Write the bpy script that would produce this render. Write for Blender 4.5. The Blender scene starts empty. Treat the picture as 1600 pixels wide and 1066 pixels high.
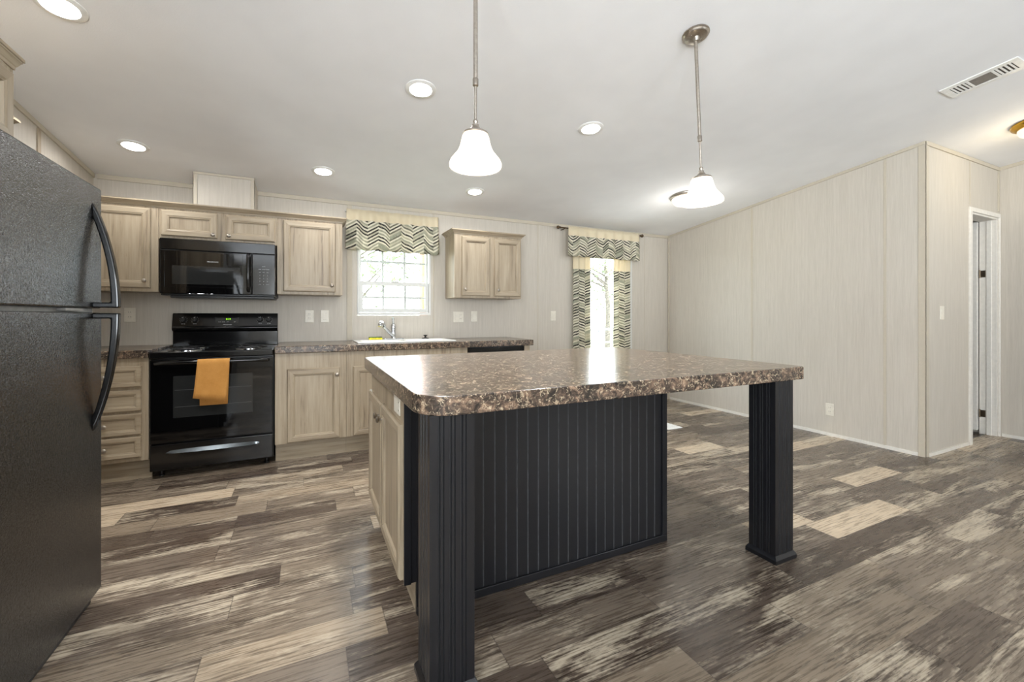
import bpy, bmesh, math, random
from mathutils import Vector, Matrix

# ------------------------------------------------------------------ camera, sky, light, exposure
scn = bpy.context.scene
C = scn.collection
PI = math.pi
cam_d = bpy.data.cameras.new('camera')
cam_d.sensor_width = 36.0
cam_d.lens = 668.0 / 1600.0 * 36.0
cam_d.shift_y = -39.0 / 1600.0
cam_d.clip_start = 0.02
cam = bpy.data.objects.new('camera', cam_d)
cam.location = (0, 0, 1.15)
cam.rotation_euler = (PI / 2, 0, math.radians(-25.6))
C.objects.link(cam)
scn.camera = cam

scn.view_settings.view_transform = 'Standard'
scn.view_settings.look = 'None'
scn.view_settings.gamma = 1.0
scn.view_settings.use_curve_mapping = False
scn.view_settings.exposure = 1.06
scn.cycles.max_bounces = 10
scn.cycles.diffuse_bounces = 6
scn.cycles.glossy_bounces = 4
scn.cycles.transparent_max_bounces = 12
scn.cycles.sample_clamp_indirect = 6.0
scn.cycles.caustics_reflective = False
scn.cycles.caustics_refractive = False

SKY = 14.0            # overcast daylight outside
DOWN_W = 7.0         # each recessed ceiling light
PEND_W = 3.2         # each pendant bulb
HALL_W = 2.2

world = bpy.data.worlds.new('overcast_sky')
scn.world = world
world.use_nodes = True
wn = world.node_tree
# pale overcast sky above, lower half made brighter to bounce light onto the ceiling
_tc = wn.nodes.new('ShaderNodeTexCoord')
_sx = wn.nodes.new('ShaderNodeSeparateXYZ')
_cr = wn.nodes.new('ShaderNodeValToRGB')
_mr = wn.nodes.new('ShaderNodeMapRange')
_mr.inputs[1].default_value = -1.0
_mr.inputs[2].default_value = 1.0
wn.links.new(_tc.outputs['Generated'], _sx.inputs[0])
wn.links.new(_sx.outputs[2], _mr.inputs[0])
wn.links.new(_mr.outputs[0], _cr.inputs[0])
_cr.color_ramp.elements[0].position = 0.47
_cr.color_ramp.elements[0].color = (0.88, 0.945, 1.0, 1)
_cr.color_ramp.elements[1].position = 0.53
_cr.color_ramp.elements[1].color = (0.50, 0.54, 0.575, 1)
# the sky is set brighter behind the camera and dimmer past the back wall
_my = wn.nodes.new('ShaderNodeMapRange')
_my.inputs[1].default_value = -0.25
_my.inputs[2].default_value = 0.25
_my.inputs[3].default_value = 1.0
_my.inputs[4].default_value = 0.8
wn.links.new(_sx.outputs[1], _my.inputs[0])
_vm = wn.nodes.new('ShaderNodeVectorMath')
_vm.operation = 'SCALE'
wn.links.new(_cr.outputs[0], _vm.inputs[0])
wn.links.new(_my.outputs[0], _vm.inputs[3])
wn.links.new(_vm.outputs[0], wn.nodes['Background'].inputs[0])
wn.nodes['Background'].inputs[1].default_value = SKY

def area_light(name, loc, rot, sx, sy, power, color=(1, 1, 1), shape='RECTANGLE', portal=False, parent=None, spread=PI):
    d = bpy.data.lights.new(name, 'AREA')
    d.shape = shape
    d.size = sx
    if shape in ('RECTANGLE', 'ELLIPSE'):
        d.size_y = sy
    d.energy = power
    d.color = color
    d.spread = spread
    if portal:
        d.cycles.is_portal = True
    o = bpy.data.objects.new(name, d)
    o.location = loc
    o.rotation_euler = rot
    C.objects.link(o)
    if parent is not None:
        o.parent = parent
    return o

# portals in the kitchen window and the glazed door (sampling help for the sky only)
area_light('window_portal', (0.81, 4.60, 1.56), (-PI / 2, 0, 0), 0.72, 0.82, 1, portal=True)
area_light('door_portal', (3.42, 4.60, 1.10), (-PI / 2, 0, 0), 0.80, 1.90, 1, portal=True)
# unseen window openings behind the camera, put in for fill daylight
for wx, ww, wh in ((0.2, 1.6, 1.3), (4.7, 0.8, 1.1)):
    area_light('unseen_opening_portal', (wx, -3.72, 1.45), (PI / 2, 0, 0), ww, wh, 1, portal=True)
area_light('unseen_opening_portal', (-1.62, -1.8, 1.45), (PI / 2, 0, -PI / 2), 2.4, 1.4, 1, portal=True)  # left-wall opening, added out of view to brighten the right wall

# ------------------------------------------------------------------ colour + node helpers
def lin(c):
    return tuple(((x / 255.0) / 12.92 if x / 255.0 <= 0.04045 else ((x / 255.0 + 0.055) / 1.055) ** 2.4) for x in c) + (1.0,)

class NT:
    def __init__(s, name):
        s.m = bpy.data.materials.new(name)
        s.m.use_nodes = True
        s.t = s.m.node_tree
        s.t.nodes.clear()
        s.out = s.t.nodes.new('ShaderNodeOutputMaterial')
    def n(s, typ, props=None, **ins):
        nd = s.t.nodes.new('ShaderNode' + typ)
        for k, v in (props or {}).items():
            setattr(nd, k, v)
        for k, v in ins.items():
            key = int(k[1:]) if k[0] == '_' and k[1:].isdigit() else k.replace('__', ' ')
            s.set(nd, key, v)
        return nd
    def set(s, nd, key, v):
        sock = nd.inputs[key]
        if isinstance(v, bpy.types.NodeSocket):
            s.t.links.new(v, sock)
        elif isinstance(v, bpy.types.Node):
            s.t.links.new(v.outputs[0], sock)
        else:
            sock.default_value = v
    def math(s, op, a, b=0.0, c=0.0):
        nd = s.n('Math', {'operation': op})
        s.set(nd, 0, a)
        s.set(nd, 1, b)
        s.set(nd, 2, c)
        return nd.outputs[0]
    def ramp(s, fac, stops, interp='LINEAR'):
        nd = s.n('ValToRGB')
        cr = nd.color_ramp
        cr.interpolation = interp
        while len(cr.elements) < len(stops):
            cr.elements.new(0.5)
        for e, (p, c) in zip(cr.elements, stops):
            e.position = p
            e.color = c if len(c) == 4 else lin(c)
        s.set(nd, 'Fac', fac)
        return nd.outputs[0]
    def mix(s, fac, a, b, blend='MIX'):
        nd = s.n('Mix', {'data_type': 'RGBA', 'blend_type': blend})
        s.set(nd, 0, fac)
        s.set(nd, 6, a)
        s.set(nd, 7, b)
        return nd.outputs[2]
    def pos(s):
        return s.n('NewGeometry').outputs['Position']
    def scaled(s, v, sc):
        nd = s.n('VectorMath', {'operation': 'MULTIPLY'})
        s.set(nd, 0, v)
        nd.inputs[1].default_value = sc
        return nd.outputs[0]
    def noise(s, v, scale=1.0, detail=3.0, rough=0.55, dist=0.0):
        nd = s.n('TexNoise')
        s.set(nd, 'Vector', v)
        nd.inputs['Scale'].default_value = scale
        nd.inputs['Detail'].default_value = detail
        nd.inputs['Roughness'].default_value = rough
        nd.inputs['Distortion'].default_value = dist
        return nd.outputs['Fac']
    def bump(s, h, strength=0.2, dist=0.01):
        nd = s.n('Bump')
        s.set(nd, 'Height', h)
        nd.inputs['Strength'].default_value = strength
        nd.inputs['Distance'].default_value = dist
        return nd.outputs[0]
    def bsdf(s, color, rough=0.5, metal=0.0, normal=None, **kw):
        b = s.n('BsdfPrincipled')
        s.set(b, 'Base Color', color)
        s.set(b, 'Roughness', rough)
        s.set(b, 'Metallic', metal)
        if normal is not None:
            s.set(b, 'Normal', normal)
        for k, v in kw.items():
            s.set(b, k.replace('__', ' '), v)
        s.t.links.new(b.outputs[0], s.out.inputs[0])
        return b

def plain(name, c, rough=0.5, metal=0.0, noise=0.06, nscale=40.0, bumpy=0.0, **kw):
    """a plain finish with a faint procedural mottling"""
    t = NT(name)
    p = t.pos()
    f = t.noise(p, nscale, 2)
    a = tuple(min(255, x * (1 + noise)) for x in c)
    b = tuple(x * (1 - noise) for x in c)
    col = t.ramp(f, [(0.3, b), (0.7, a)])
    nrm = t.bump(t.noise(p, nscale * 6, 2), bumpy, 0.004) if bumpy else None
    t.bsdf(col, rough, metal, nrm, **kw)
    return t.m

M = {}
# wall panelling: pale greige printed with fine vertical threads
def wall_mat(name, ca, cb):
    t = NT(name)
    p = t.pos()
    a = t.noise(t.scaled(p, (240, 240, 7)), 1, 3, 0.6)
    b = t.noise(t.scaled(p, (60, 60, 2.0)), 1, 3, 0.6)
    f = t.math('ADD', t.math('MULTIPLY', a, 0.55), t.math('MULTIPLY', b, 0.45))
    col = t.ramp(f, [(0.30, cb), (0.70, ca)])
    t.bsdf(col, 0.55, 0.0, t.bump(a, 0.08, 0.002))
    return t.m
M['wall'] = wall_mat('wall_panel', (206, 199, 188), (187, 180, 168))
M['wall_trim'] = plain('wall_trim_vinyl', (193, 184, 167), 0.5, noise=0.01)
M['white'] = plain('white_vinyl', (238, 238, 235), 0.35, noise=0.02)
M['vinyl'] = plain('window_vinyl', (212, 212, 208), 0.35, noise=0.01)
M['white_trim'] = plain('painted_trim', (224, 220, 212), 0.45, noise=0.02)
M['plate'] = plain('switch_plate', (226, 220, 206), 0.35, noise=0.02)
M['plate_dark'] = plain('outlet_slots', (120, 114, 104), 0.5)

t = NT('ceiling_paint')
p = t.pos()
t.bsdf(t.ramp(t.noise(p, 3, 2), [(0.3, (238, 239, 241)), (0.7, (243, 244, 246))]), 0.85, 0, t.bump(t.noise(p, 170, 3, 0.7), 0.22, 0.004))
M['ceiling'] = t.m

# cabinet wood: washed greige, grain along one axis
def wood(name, axis, light, mid, dark):
    t = NT(name)
    p = t.pos()
    s1 = [70, 70, 70]
    s2 = [16, 16, 16]
    s3 = [150, 150, 150]
    s1[axis] = 3.2
    s2[axis] = 1.1
    s3[axis] = 9
    a = t.noise(t.scaled(p, tuple(s1)), 1, 4, 0.6, 0.4)
    b = t.noise(t.scaled(p, tuple(s2)), 1, 3, 0.6, 0.6)
    c = t.noise(t.scaled(p, tuple(s3)), 1, 2, 0.5)
    f = t.math('ADD', t.math('MULTIPLY', a, 0.5), t.math('MULTIPLY', b, 0.5))
    col = t.ramp(f, [(0.33, dark), (0.45, mid), (0.62, light)])
    kn = t.ramp(c, [(0.68, (255, 255, 255)), (0.80, (178, 168, 152))])
    col = t.mix(1.0, col, kn, 'MULTIPLY')
    t.bsdf(col, 0.42, 0, t.bump(a, 0.12, 0.002))
    return t.m
WL, WM, WD = (172, 158, 136), (156, 141, 119), (117, 102, 84)
M['wood_z'] = wood('cabinet_wood_upright', 2, WL, WM, WD)
M['wood_x'] = wood('cabinet_wood_across', 0, WL, WM, WD)
M['wood_y'] = wood('cabinet_wood_deep', 1, WL, WM, WD)

# laminate worktop: dark brown stone print with tan flecks
t = NT('stone_laminate')
p = t.pos()
wob = t.n('TexNoise', None, Vector=p, Scale=40.0, Detail=3.0)
wp = t.mix(0.06, p, wob.outputs['Color'], 'ADD')
v1 = t.n('TexVoronoi', {'feature': 'DISTANCE_TO_EDGE'}, Vector=wp, Scale=38.0)
n1 = t.noise(p, 24, 9, 0.74, 1.0)
n2 = t.noise(p, 34, 7, 0.68, 1.6)
n3 = t.noise(p, 9, 3, 0.6, 0.5)
base = t.ramp(n1, [(0.38, (34, 30, 28)), (0.48, (70, 58, 50)), (0.55, (108, 88, 74)), (0.64, (166, 138, 114))])
base = t.mix(t.math('MULTIPLY', n3, 0.5), base, lin((62, 58, 52)))
vein = t.ramp(v1.outputs['Distance'], [(0.0, (1, 1, 1, 1)), (0.07, (0, 0, 0, 1))])
vfac = t.math('MULTIPLY', vein, t.ramp(n2, [(0.48, (0, 0, 0, 1)), (0.56, (0.8, 0.8, 0.8, 1))]))
col = t.mix(vfac, base, lin((212, 192, 162)))
fl = t.ramp(n2, [(0.60, (0, 0, 0, 1)), (0.68, (0.8, 0.8, 0.8, 1))])
col = t.mix(fl, col, lin((186, 164, 136)))
t.bsdf(col, 0.2, 0, t.bump(n2, 0.03, 0.001), **{'Specular IOR Level': 0.55})
M['stone'] = t.m

# vinyl plank floor: weathered planks running along X
t = NT('weathered_plank_floor')
p = t.pos()
sep = t.n('SeparateXYZ', None, _0=p)
X, Y = sep.outputs[0], sep.outputs[1]
PW, PL = 0.1635, 1.22
yr = t.math('DIVIDE', t.math('ADD', Y, 0.0455), PW)
row = t.math('FLOOR', yr)
rr = t.n('TexWhiteNoise', {'noise_dimensions': '1D'}, W=row)
xs = t.math('DIVIDE', t.math('ADD', X, t.math('MULTIPLY', rr.outputs['Value'], 9.3)), PL)
idx = t.math('FLOOR', xs)
cv = t.n('CombineXYZ', None, _0=row, _1=idx)
r1 = t.n('TexWhiteNoise', {'noise_dimensions': '2D'}, Vector=cv)
sp = t.math('SUBTRACT', xs, idx)
cut = t.math('ADD', 0.3, t.math('MULTIPLY', r1.outputs['Value'], 0.4))
sub = t.math('MULTIPLY', t.math('GREATER_THAN', sp, cut), t.math('GREATER_THAN', r1.outputs['Value'], 0.25))
cv2 = t.n('CombineXYZ', None, _0=row, _1=idx, _2=sub)
r2 = t.n('TexWhiteNoise', {'noise_dimensions': '3D'}, Vector=cv2)
rv = r2.outputs['Value']
rs = t.n('SeparateColor', None, _0=r2.outputs['Color'])
ra, rb = rs.outputs[1], rs.outputs[2]
off = t.n('CombineXYZ', None, _0=t.math('MULTIPLY', ra, 37.0), _1=t.math('MULTIPLY', rb, 53.0), _2=t.math('MULTIPLY', rv, 11.0))
pv = t.n('VectorMath', {'operation': 'ADD'}, _0=p, _1=off)
pl = pv.outputs[0]
st1 = t.noise(t.scaled(pl, (0.8, 13, 1)), 1, 5, 0.6, 0.6)
st2 = t.noise(t.scaled(pl, (6.0, 120, 1)), 1, 4, 0.65, 0.3)
grit = t.noise(t.scaled(pl, (40, 90, 1)), 1, 3, 0.6)
blot = t.noise(t.scaled(pl, (1.5, 6.5, 1)), 1, 6, 0.66, 0.9)
tone = t.ramp(rv, [(0.0, (78, 66, 57)), (0.25, (96, 84, 74)), (0.5, (112, 100, 88)), (0.72, (128, 115, 100)), (0.88, (144, 129, 111)), (0.93, (194, 176, 152)), (1.0, (202, 184, 160))])
def wsum(*ab):
    tot = 0.0
    for v_, w_ in ab:
        tot = t.math('ADD', t.math('MULTIPLY', v_, w_), tot)
    return tot
notlight = t.ramp(rv, [(0.88, (1, 1, 1, 1)), (0.93, (0.15, 0.15, 0.15, 1))])
dk = t.ramp(wsum((st1, 0.62), (st2, 0.25), (grit, 0.13)), [(0.39, (0.68, 0.68, 0.68, 1)), (0.48, (0, 0, 0, 1))])
col = t.mix(t.math('MULTIPLY', dk, notlight), tone, lin((60, 50, 42)))
lt = t.ramp(t.math('ADD', wsum((blot, 0.62), (st2, 0.23), (grit, 0.15), (rb, 0.09)), -0.062), [(0.50, (0, 0, 0, 1)), (0.59, (0.72, 0.72, 0.72, 1))])
col = t.mix(lt, col, lin((200, 187, 166)))
grain = t.ramp(st2, [(0.36, (150, 144, 138)), (0.52, (235, 232, 228)), (0.62, (255, 255, 255))])
col = t.mix(0.6, col, grain, 'MULTIPLY')
fy = t.math('FRACT', yr)
ey = t.math('MINIMUM', fy, t.math('SUBTRACT', 1.0, fy))
ex = t.math('MINIMUM', t.math('MAXIMUM', t.math('ABSOLUTE', t.math('SUBTRACT', sp, cut)), t.math('LESS_THAN', r1.outputs['Value'], 0.25)), t.math('MINIMUM', sp, t.math('SUBTRACT', 1.0, sp)))
jy = t.math('LESS_THAN', ey, 0.010)
jx = t.math('LESS_THAN', ex, 0.0017)
jt = t.math('MAXIMUM', jy, jx)
col = t.mix(t.math('MULTIPLY', jt, 0.55), col, lin((44, 37, 32)))
t.bsdf(col, t.math('ADD', 0.20, t.math('MULTIPLY', st2, 0.16)), 0, t.bump(t.math('SUBTRACT', st2, jt), 0.10, 0.002))
M['floor'] = t.m

# black finishes
M['black_gloss'] = plain('black_enamel', (13, 13, 14), 0.12, noise=0.05)
M['black_glass'] = plain('black_glass', (7, 7, 8), 0.04, noise=0.02)
M['smoked'] = plain('smoked_glass', (38, 39, 39), 0.05, noise=0.03)
M['black_matte'] = plain('black_plastic', (16, 16, 17), 0.35, noise=0.05)
M['black_paint'] = plain('black_satin_paint', (21, 21, 24), 0.32, noise=0.05, nscale=18, bumpy=0.03)
M['groove_dim'] = plain('lit_groove_paint', (27, 27, 29), 0.5, noise=0.1)  # slightly lighter black stands in for light caught by the groove sides
M['groove'] = plain('gleam_groove_paint', (66, 66, 68), 0.6, noise=0.12)  # lighter grey paints in the gleam on the glossy groove edges
t = NT('black_leather_steel')
p = t.pos()
n = t.noise(p, 120, 2, 0.5, 1.4)
t.bsdf(t.ramp(n, [(0.3, (10, 10, 11)), (0.7, (15, 15, 16))]), 0.22, 0, t.bump(n, 0.7, 0.003), **{'Specular IOR Level': 1.0})
M['fridge'] = t.m

# metals
M['nickel'] = plain('brushed_nickel', (168, 160, 150), 0.34, 1.0, noise=0.05, nscale=90)
M['chrome'] = plain('chrome', (205, 208, 212), 0.10, 1.0, noise=0.02)
M['pewter'] = plain('dark_pewter', (96, 102, 106), 0.28, 1.0, noise=0.03)
M['rack'] = plain('dim_rack', (70, 70, 70), 0.4)
M['brass'] = plain('polished_brass', (196, 154, 62), 0.22, 1.0, noise=0.05)
M['iron'] = plain('bronze_rod', (92, 76, 58), 0.4, 0.8)
M['hinge'] = plain('aged_hinge_metal', (120, 108, 92), 0.35, 1.0)
M['coil'] = plain('burner_coil', (40, 40, 42), 0.4, 0.4)
M['ceramic'] = plain('white_sink', (240, 239, 235), 0.18, noise=0.01)
M['sponge'] = plain('yellow_sponge', (232, 216, 62), 0.9, noise=0.12, bumpy=0.4)
M['scour'] = plain('green_scourer', (92, 116, 60), 0.9, noise=0.15, bumpy=0.4)
M['text'] = plain('printed_white', (190, 192, 194), 0.5, noise=0.02)
M['gap'] = plain('dark_gap', (9, 8, 8), 0.7)
M['gasket'] = plain('grey_gasket', (120, 118, 114), 0.5)
M['vent_dark'] = plain('vent_opening', (72, 66, 58), 0.7)
M['vent_screen'] = plain('vent_screen', (128, 122, 116), 0.7)

def emis(name, c, s):
    t = NT(name)
    e = t.n('Emission', None, Color=c if len(c) == 4 else lin(c), Strength=s)
    t.t.links.new(e.outputs[0], t.out.inputs[0])
    return t.m
M['lamp'] = emis('lit_lamp_lens', (1.0, 0.99, 0.97, 1), 16.0)
M['bulb'] = emis('lit_bulb', (1.0, 0.97, 0.92, 1), 12.0)
M['digits'] = emis('green_digits', (150, 235, 20), 0.9)

# frosted shade, lit from inside
t = NT('alabaster_glass')
d = t.n('BsdfDiffuse', None, Color=lin((246, 240, 230)))
tr = t.n('BsdfTranslucent', None, Color=lin((252, 244, 230)))
g = t.n('BsdfGlossy', None, Color=(1, 1, 1, 1), Roughness=0.25)
mx = t.n('MixShader', None, _0=0.6, _1=d, _2=tr)
mg = t.n('MixShader', None, _0=0.05, _1=mx, _2=g)
em = t.n('Emission', None, Color=(1.0, 0.955, 0.88, 1), Strength=0.16)
ad = t.n('AddShader', None, _0=mg, _1=em)
t.t.links.new(ad.outputs[0], t.out.inputs[0])
M['shade'] = t.m

# window pane
t = NT('window_glass')
tr = t.n('BsdfTransparent', None, Color=(0.97, 0.985, 0.98, 1))
g = t.n('BsdfGlossy', None, Color=(1, 1, 1, 1), Roughness=0.01)
lw = t.n('LayerWeight', None, Blend=0.5)
ff = t.math('ADD', 0.03, t.math('MULTIPLY', t.math('POWER', lw.outputs['Facing'], 5.0), 0.9))
mx = t.n('MixShader', None, _0=ff, _1=tr, _2=g)
t.t.links.new(mx.outputs[0], t.out.inputs[0])
M['glass'] = t.m

# towel
t = NT('orange_terry')
p = t.pos()
n = t.noise(p, 420, 2)
n2 = t.noise(p, 14, 3)
col = t.mix(0.5, t.ramp(n, [(0.35, (178, 122, 54)), (0.65, (206, 150, 80))]), t.ramp(n2, [(0.3, (182, 126, 56)), (0.7, (204, 148, 78))]))
t.bsdf(col, 0.95, 0, t.bump(n, 0.6, 0.003))
M['towel'] = t.m

# chevron fabric: U across (m), V up (m)
t = NT('chevron_fabric')
uv = t.n('UVMap')
sep = t.n('SeparateXYZ', None, _0=uv.outputs[0])
U, V = sep.outputs[0], sep.outputs[1]
uvn = t.noise(uv.outputs[0], 60, 2)
hp = 0.112
k = t.math('DIVIDE', U, hp)
kc = t.math('FLOOR', k)
tri = t.math('PINGPONG', k, 1.0)
s = t.math('DIVIDE', t.math('ADD', V, t.math('MULTIPLY', tri, 0.068)), 0.0165)
s = t.math('ADD', s, t.math('MULTIPLY', uvn, 0.5))
si = t.math('FLOOR', s)
cvx = t.n('CombineXYZ', None, _0=kc, _1=si)
wn1 = t.n('TexWhiteNoise', {'noise_dimensions': '2D'}, Vector=cvx)
cream, sage, olive, blk = (234, 228, 210), (166, 166, 146), (112, 111, 94), (38, 37, 33)
even = t.math('MODULO', t.math('ADD', si, 2000.0), 2.0)
ca = t.ramp(wn1.outputs['Value'], [(0.0, cream), (0.6, (206, 200, 178)), (0.85, sage)], 'CONSTANT')
cb = t.ramp(wn1.outputs['Value'], [(0.0, sage), (0.28, olive), (0.48, (190, 184, 160)), (0.60, blk)], 'CONSTANT')
col = t.mix(even, ca, cb)
streak = t.noise(t.scaled(uv.outputs[0], (90, 240, 1)), 1, 2)
col = t.mix(t.ramp(streak, [(0.52, (0, 0, 0, 1)), (0.7, (0.5, 0.5, 0.5, 1))]), col, lin(cream))
b = t.n('BsdfPrincipled', None, Roughness=0.9)
t.set(b, 'Base Color', col)
trl = t.n('BsdfTranslucent')
t.set(trl, 'Color', col)
mx = t.n('MixShader', None, _0=0.25, _1=b, _2=trl)
t.t.links.new(mx.outputs[0], t.out.inputs[0])
M['chevron'] = t.m
t = NT('cream_fabric')
uvc = t.n('UVMap')
nn = t.noise(t.scaled(uvc.outputs[0], (500, 500, 1)), 1, 2)
col = t.ramp(nn, [(0.3, (230, 217, 188)), (0.7, (240, 229, 203))])
b = t.n('BsdfPrincipled', None, Roughness=0.9)
t.set(b, 'Base Color', col)
trl = t.n('BsdfTranslucent')
t.set(trl, 'Color', col)
mx = t.n('MixShader', None, _0=0.25, _1=b, _2=trl)
t.t.links.new(mx.outputs[0], t.out.inputs[0])
M['cream'] = t.m

# outside
M['lawn'] = plain('lawn', (150, 156, 128), 0.95, noise=0.15, nscale=2.0)
M['bark'] = plain('bark', (70, 64, 58), 0.9, noise=0.2, nscale=15)
M['leaf'] = plain('foliage', (92, 102, 76), 0.8, noise=0.25, nscale=6)
M['deck'] = plain('painted_deck', (206, 204, 198), 0.7, noise=0.05)
M['terracotta'] = plain('orange_stucco', (150, 90, 60), 0.8, noise=0.08)
M['siding'] = plain('grey_siding', (110, 116, 122), 0.7, noise=0.05)

# ------------------------------------------------------------------ object helpers
LOC = {}
def tag(o, label=None, cat=None, group=None, kind=None):
    if label: o['label'] = label
    if cat: o['category'] = cat
    if group: o['group'] = group
    if kind: o['kind'] = kind
    return o

def thing(name, label, cat, loc, group=None):
    o = bpy.data.objects.new(name, None)
    C.objects.link(o)
    o.location = loc
    o.empty_display_size = 0.05
    LOC[o.name] = Vector(loc)
    return tag(o, label, cat, group)

def obj(name, bm, mats, parent=None, bevel=0.0, smooth=False, label=None, seg=2, origin=None, normals=True):
    """links bm (in world coordinates) as one mesh object"""
    if not isinstance(mats, (list, tuple)):
        mats = [mats]
    if normals:
        bmesh.ops.recalc_face_normals(bm, faces=bm.faces[:])
    if smooth:
        for f in bm.faces:
            f.smooth = True
    me = bpy.data.meshes.new(name)
    bm.to_mesh(me)
    bm.free()
    for m in mats:
        me.materials.append(M[m] if isinstance(m, str) else m)
    o = bpy.data.objects.new(name, me)
    C.objects.link(o)
    if parent is not None:
        base = LOC[parent.name]
        me.transform(Matrix.Translation(-base))
        o.parent = parent
        LOC[o.name] = base.copy()
    else:
        if origin is None:
            xs = [v.co for v in me.vertices]
            lo = [min(c[i] for c in xs) for i in range(3)]
            hi = [max(c[i] for c in xs) for i in range(3)]
            origin = Vector(((lo[0] + hi[0]) / 2, (lo[1] + hi[1]) / 2, lo[2]))
        origin = Vector(origin)
        me.transform(Matrix.Translation(-origin))
        o.location = origin
        LOC[o.name] = origin
    if bevel:
        md = o.modifiers.new('edge', 'BEVEL')
        md.width = bevel
        md.segments = seg
        md.limit_method = 'ANGLE'
        md.angle_limit = math.radians(40)
        md.harden_normals = False
    if smooth and bevel == 0:
        try:
            me.set_sharp_from_angle(angle=math.radians(50))
        except Exception:
            pass
    if label:
        o['label'] = label
    return o

def struct(name, bm, mats, parent=None, bevel=0.0, **kw):
    o = obj(name, bm, mats, parent, bevel, **kw)
    if parent is None:
        o['kind'] = 'structure'
    return o

def B():
    return bmesh.new()

def box(bm, x0, x1, y0, y1, z0, z1, mi=0):
    v = [bm.verts.new(c) for c in ((x0, y0, z0), (x1, y0, z0), (x1, y1, z0), (x0, y1, z0), (x0, y0, z1), (x1, y0, z1), (x1, y1, z1), (x0, y1, z1))]
    for q in ((0, 3, 2, 1), (4, 5, 6, 7), (0, 1, 5, 4), (1, 2, 6, 5), (2, 3, 7, 6), (3, 0, 4, 7)):
        f = bm.faces.new([v[i] for i in q])
        f.material_index = mi
    return bm

def bx(*a, **k):
    return box(B(), *a, **k)

def prism(bm, poly, z0, z1, mi=0):
    lo = [bm.verts.new((x, y, z0)) for x, y in poly]
    hi = [bm.verts.new((x, y, z1)) for x, y in poly]
    bm.faces.new(lo[::-1]).material_index = mi
    bm.faces.new(hi).material_index = mi
    n = len(poly)
    for i in range(n):
        j = (i + 1) % n
        bm.faces.new((lo[i], lo[j], hi[j], hi[i])).material_index = mi
    return bm

def prism_axis(bm, poly, a0, a1, axis, mi=0):
    """poly in the two other axes (in order), extruded along axis 0/1"""
    def mk(a, p):
        return (a, p[0], p[1]) if axis == 0 else (p[0], a, p[1])
    lo = [bm.verts.new(mk(a0, p)) for p in poly]
    hi = [bm.verts.new(mk(a1, p)) for p in poly]
    bm.faces.new(lo).material_index = mi
    bm.faces.new(hi[::-1]).material_index = mi
    n = len(poly)
    for i in range(n):
        j = (i + 1) % n
        bm.faces.new((lo[i], hi[i], hi[j], lo[j])).material_index = mi
    return bm

def tube(bm, pts, r, n=12, mi=0, cap=True, flat=1.0):
    pts = [Vector(p) for p in pts]
    rs = r if isinstance(r, (list, tuple)) else [r] * len(pts)
    rings = []
    up = None
    for i, p in enumerate(pts):
        a = pts[max(i - 1, 0)]
        b = pts[min(i + 1, len(pts) - 1)]
        d = (b - a).normalized()
        if up is None:
            up = Vector((0, 0, 1)) if abs(d.z) < 0.9 else Vector((1, 0, 0))
        s = d.cross(up).normalized()
        u = s.cross(d).normalized()
        up = u
        rings.append([bm.verts.new(p + s * (math.cos(2 * PI * k / n) * rs[i]) + u * (math.sin(2 * PI * k / n) * rs[i] * flat)) for k in range(n)])
    for i in range(len(rings) - 1):
        for k in range(n):
            bm.faces.new((rings[i][k], rings[i][(k + 1) % n], rings[i + 1][(k + 1) % n], rings[i + 1][k])).material_index = mi
    if cap:
        bm.faces.new(rings[0][::-1]).material_index = mi
        bm.faces.new(rings[-1]).material_index = mi
    return bm

def lathe(bm, prof, mat4=None, n=28, mi=0, cap=True):
    """prof = [(r, z)...] round local Z, placed by mat4"""
    mat4 = mat4 or Matrix.Identity(4)
    rings = []
    for r, z in prof:
        if r <= 1e-6:
            rings.append([bm.verts.new(mat4 @ Vector((0, 0, z)))])
        else:
            rings.append([bm.verts.new(mat4 @ Vector((r * math.cos(2 * PI * k / n), r * math.sin(2 * PI * k / n), z))) for k in range(n)])
    for a, b in zip(rings, rings[1:]):
        for k in range(n):
            q = [a[k % len(a)], a[(k + 1) % len(a)], b[(k + 1) % len(b)], b[k % len(b)]]
            q2 = []
            for v in q:
                if v not in q2:
                    q2.append(v)
            if len(q2) >= 3:
                bm.faces.new(q2).material_index = mi
    if cap:
        for rg in (rings[0], rings[-1]):
            if len(rg) > 2:
                bm.faces.new(rg).material_index = mi
    return bm

def T(x, y, z):
    return Matrix.Translation((x, y, z))
RX = lambda a: Matrix.Rotation(a, 4, 'X')
RY = lambda a: Matrix.Rotation(a, 4, 'Y')
RZ = lambda a: Matrix.Rotation(a, 4, 'Z')
# facings: local +Z of a lathe, or the outward side of a door
FACE = {'-y': RX(PI / 2), '-x': RY(-PI / 2), '+x': RY(PI / 2)}

def mapper(face, plane):
    """(a along the face, d outwards, b up) -> world"""
    if face == '-y':
        return lambda a, d, b: (a, plane - d, b)
    if face == '+y':
        return lambda a, d, b: (a, plane + d, b)
    if face == '-x':
        return lambda a, d, b: (plane - d, a, b)
    return lambda a, d, b: (plane + d, a, b)

def panel(bm, f, a0, a1, b0, b1, loops, m_up=0, m_ac=1):
    """framed door: nested rectangles (inset, depth) with mitred corners"""
    rings = []
    for ins, d in loops:
        rings.append([bm.verts.new(f(a, d, b)) for a, b in ((a0 + ins, b0 + ins), (a1 - ins, b0 + ins), (a1 - ins, b1 - ins), (a0 + ins, b1 - ins))])
    for r, s in zip(rings, rings[1:]):
        for k in range(4):
            q = bm.faces.new((r[k], r[(k + 1) % 4], s[(k + 1) % 4], s[k]))
            q.material_index = m_ac if k in (0, 2) else m_up
    bm.faces.new(rings[0][::-1]).material_index = m_up
    bm.faces.new(rings[-1]).material_index = m_up
    return bm

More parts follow.
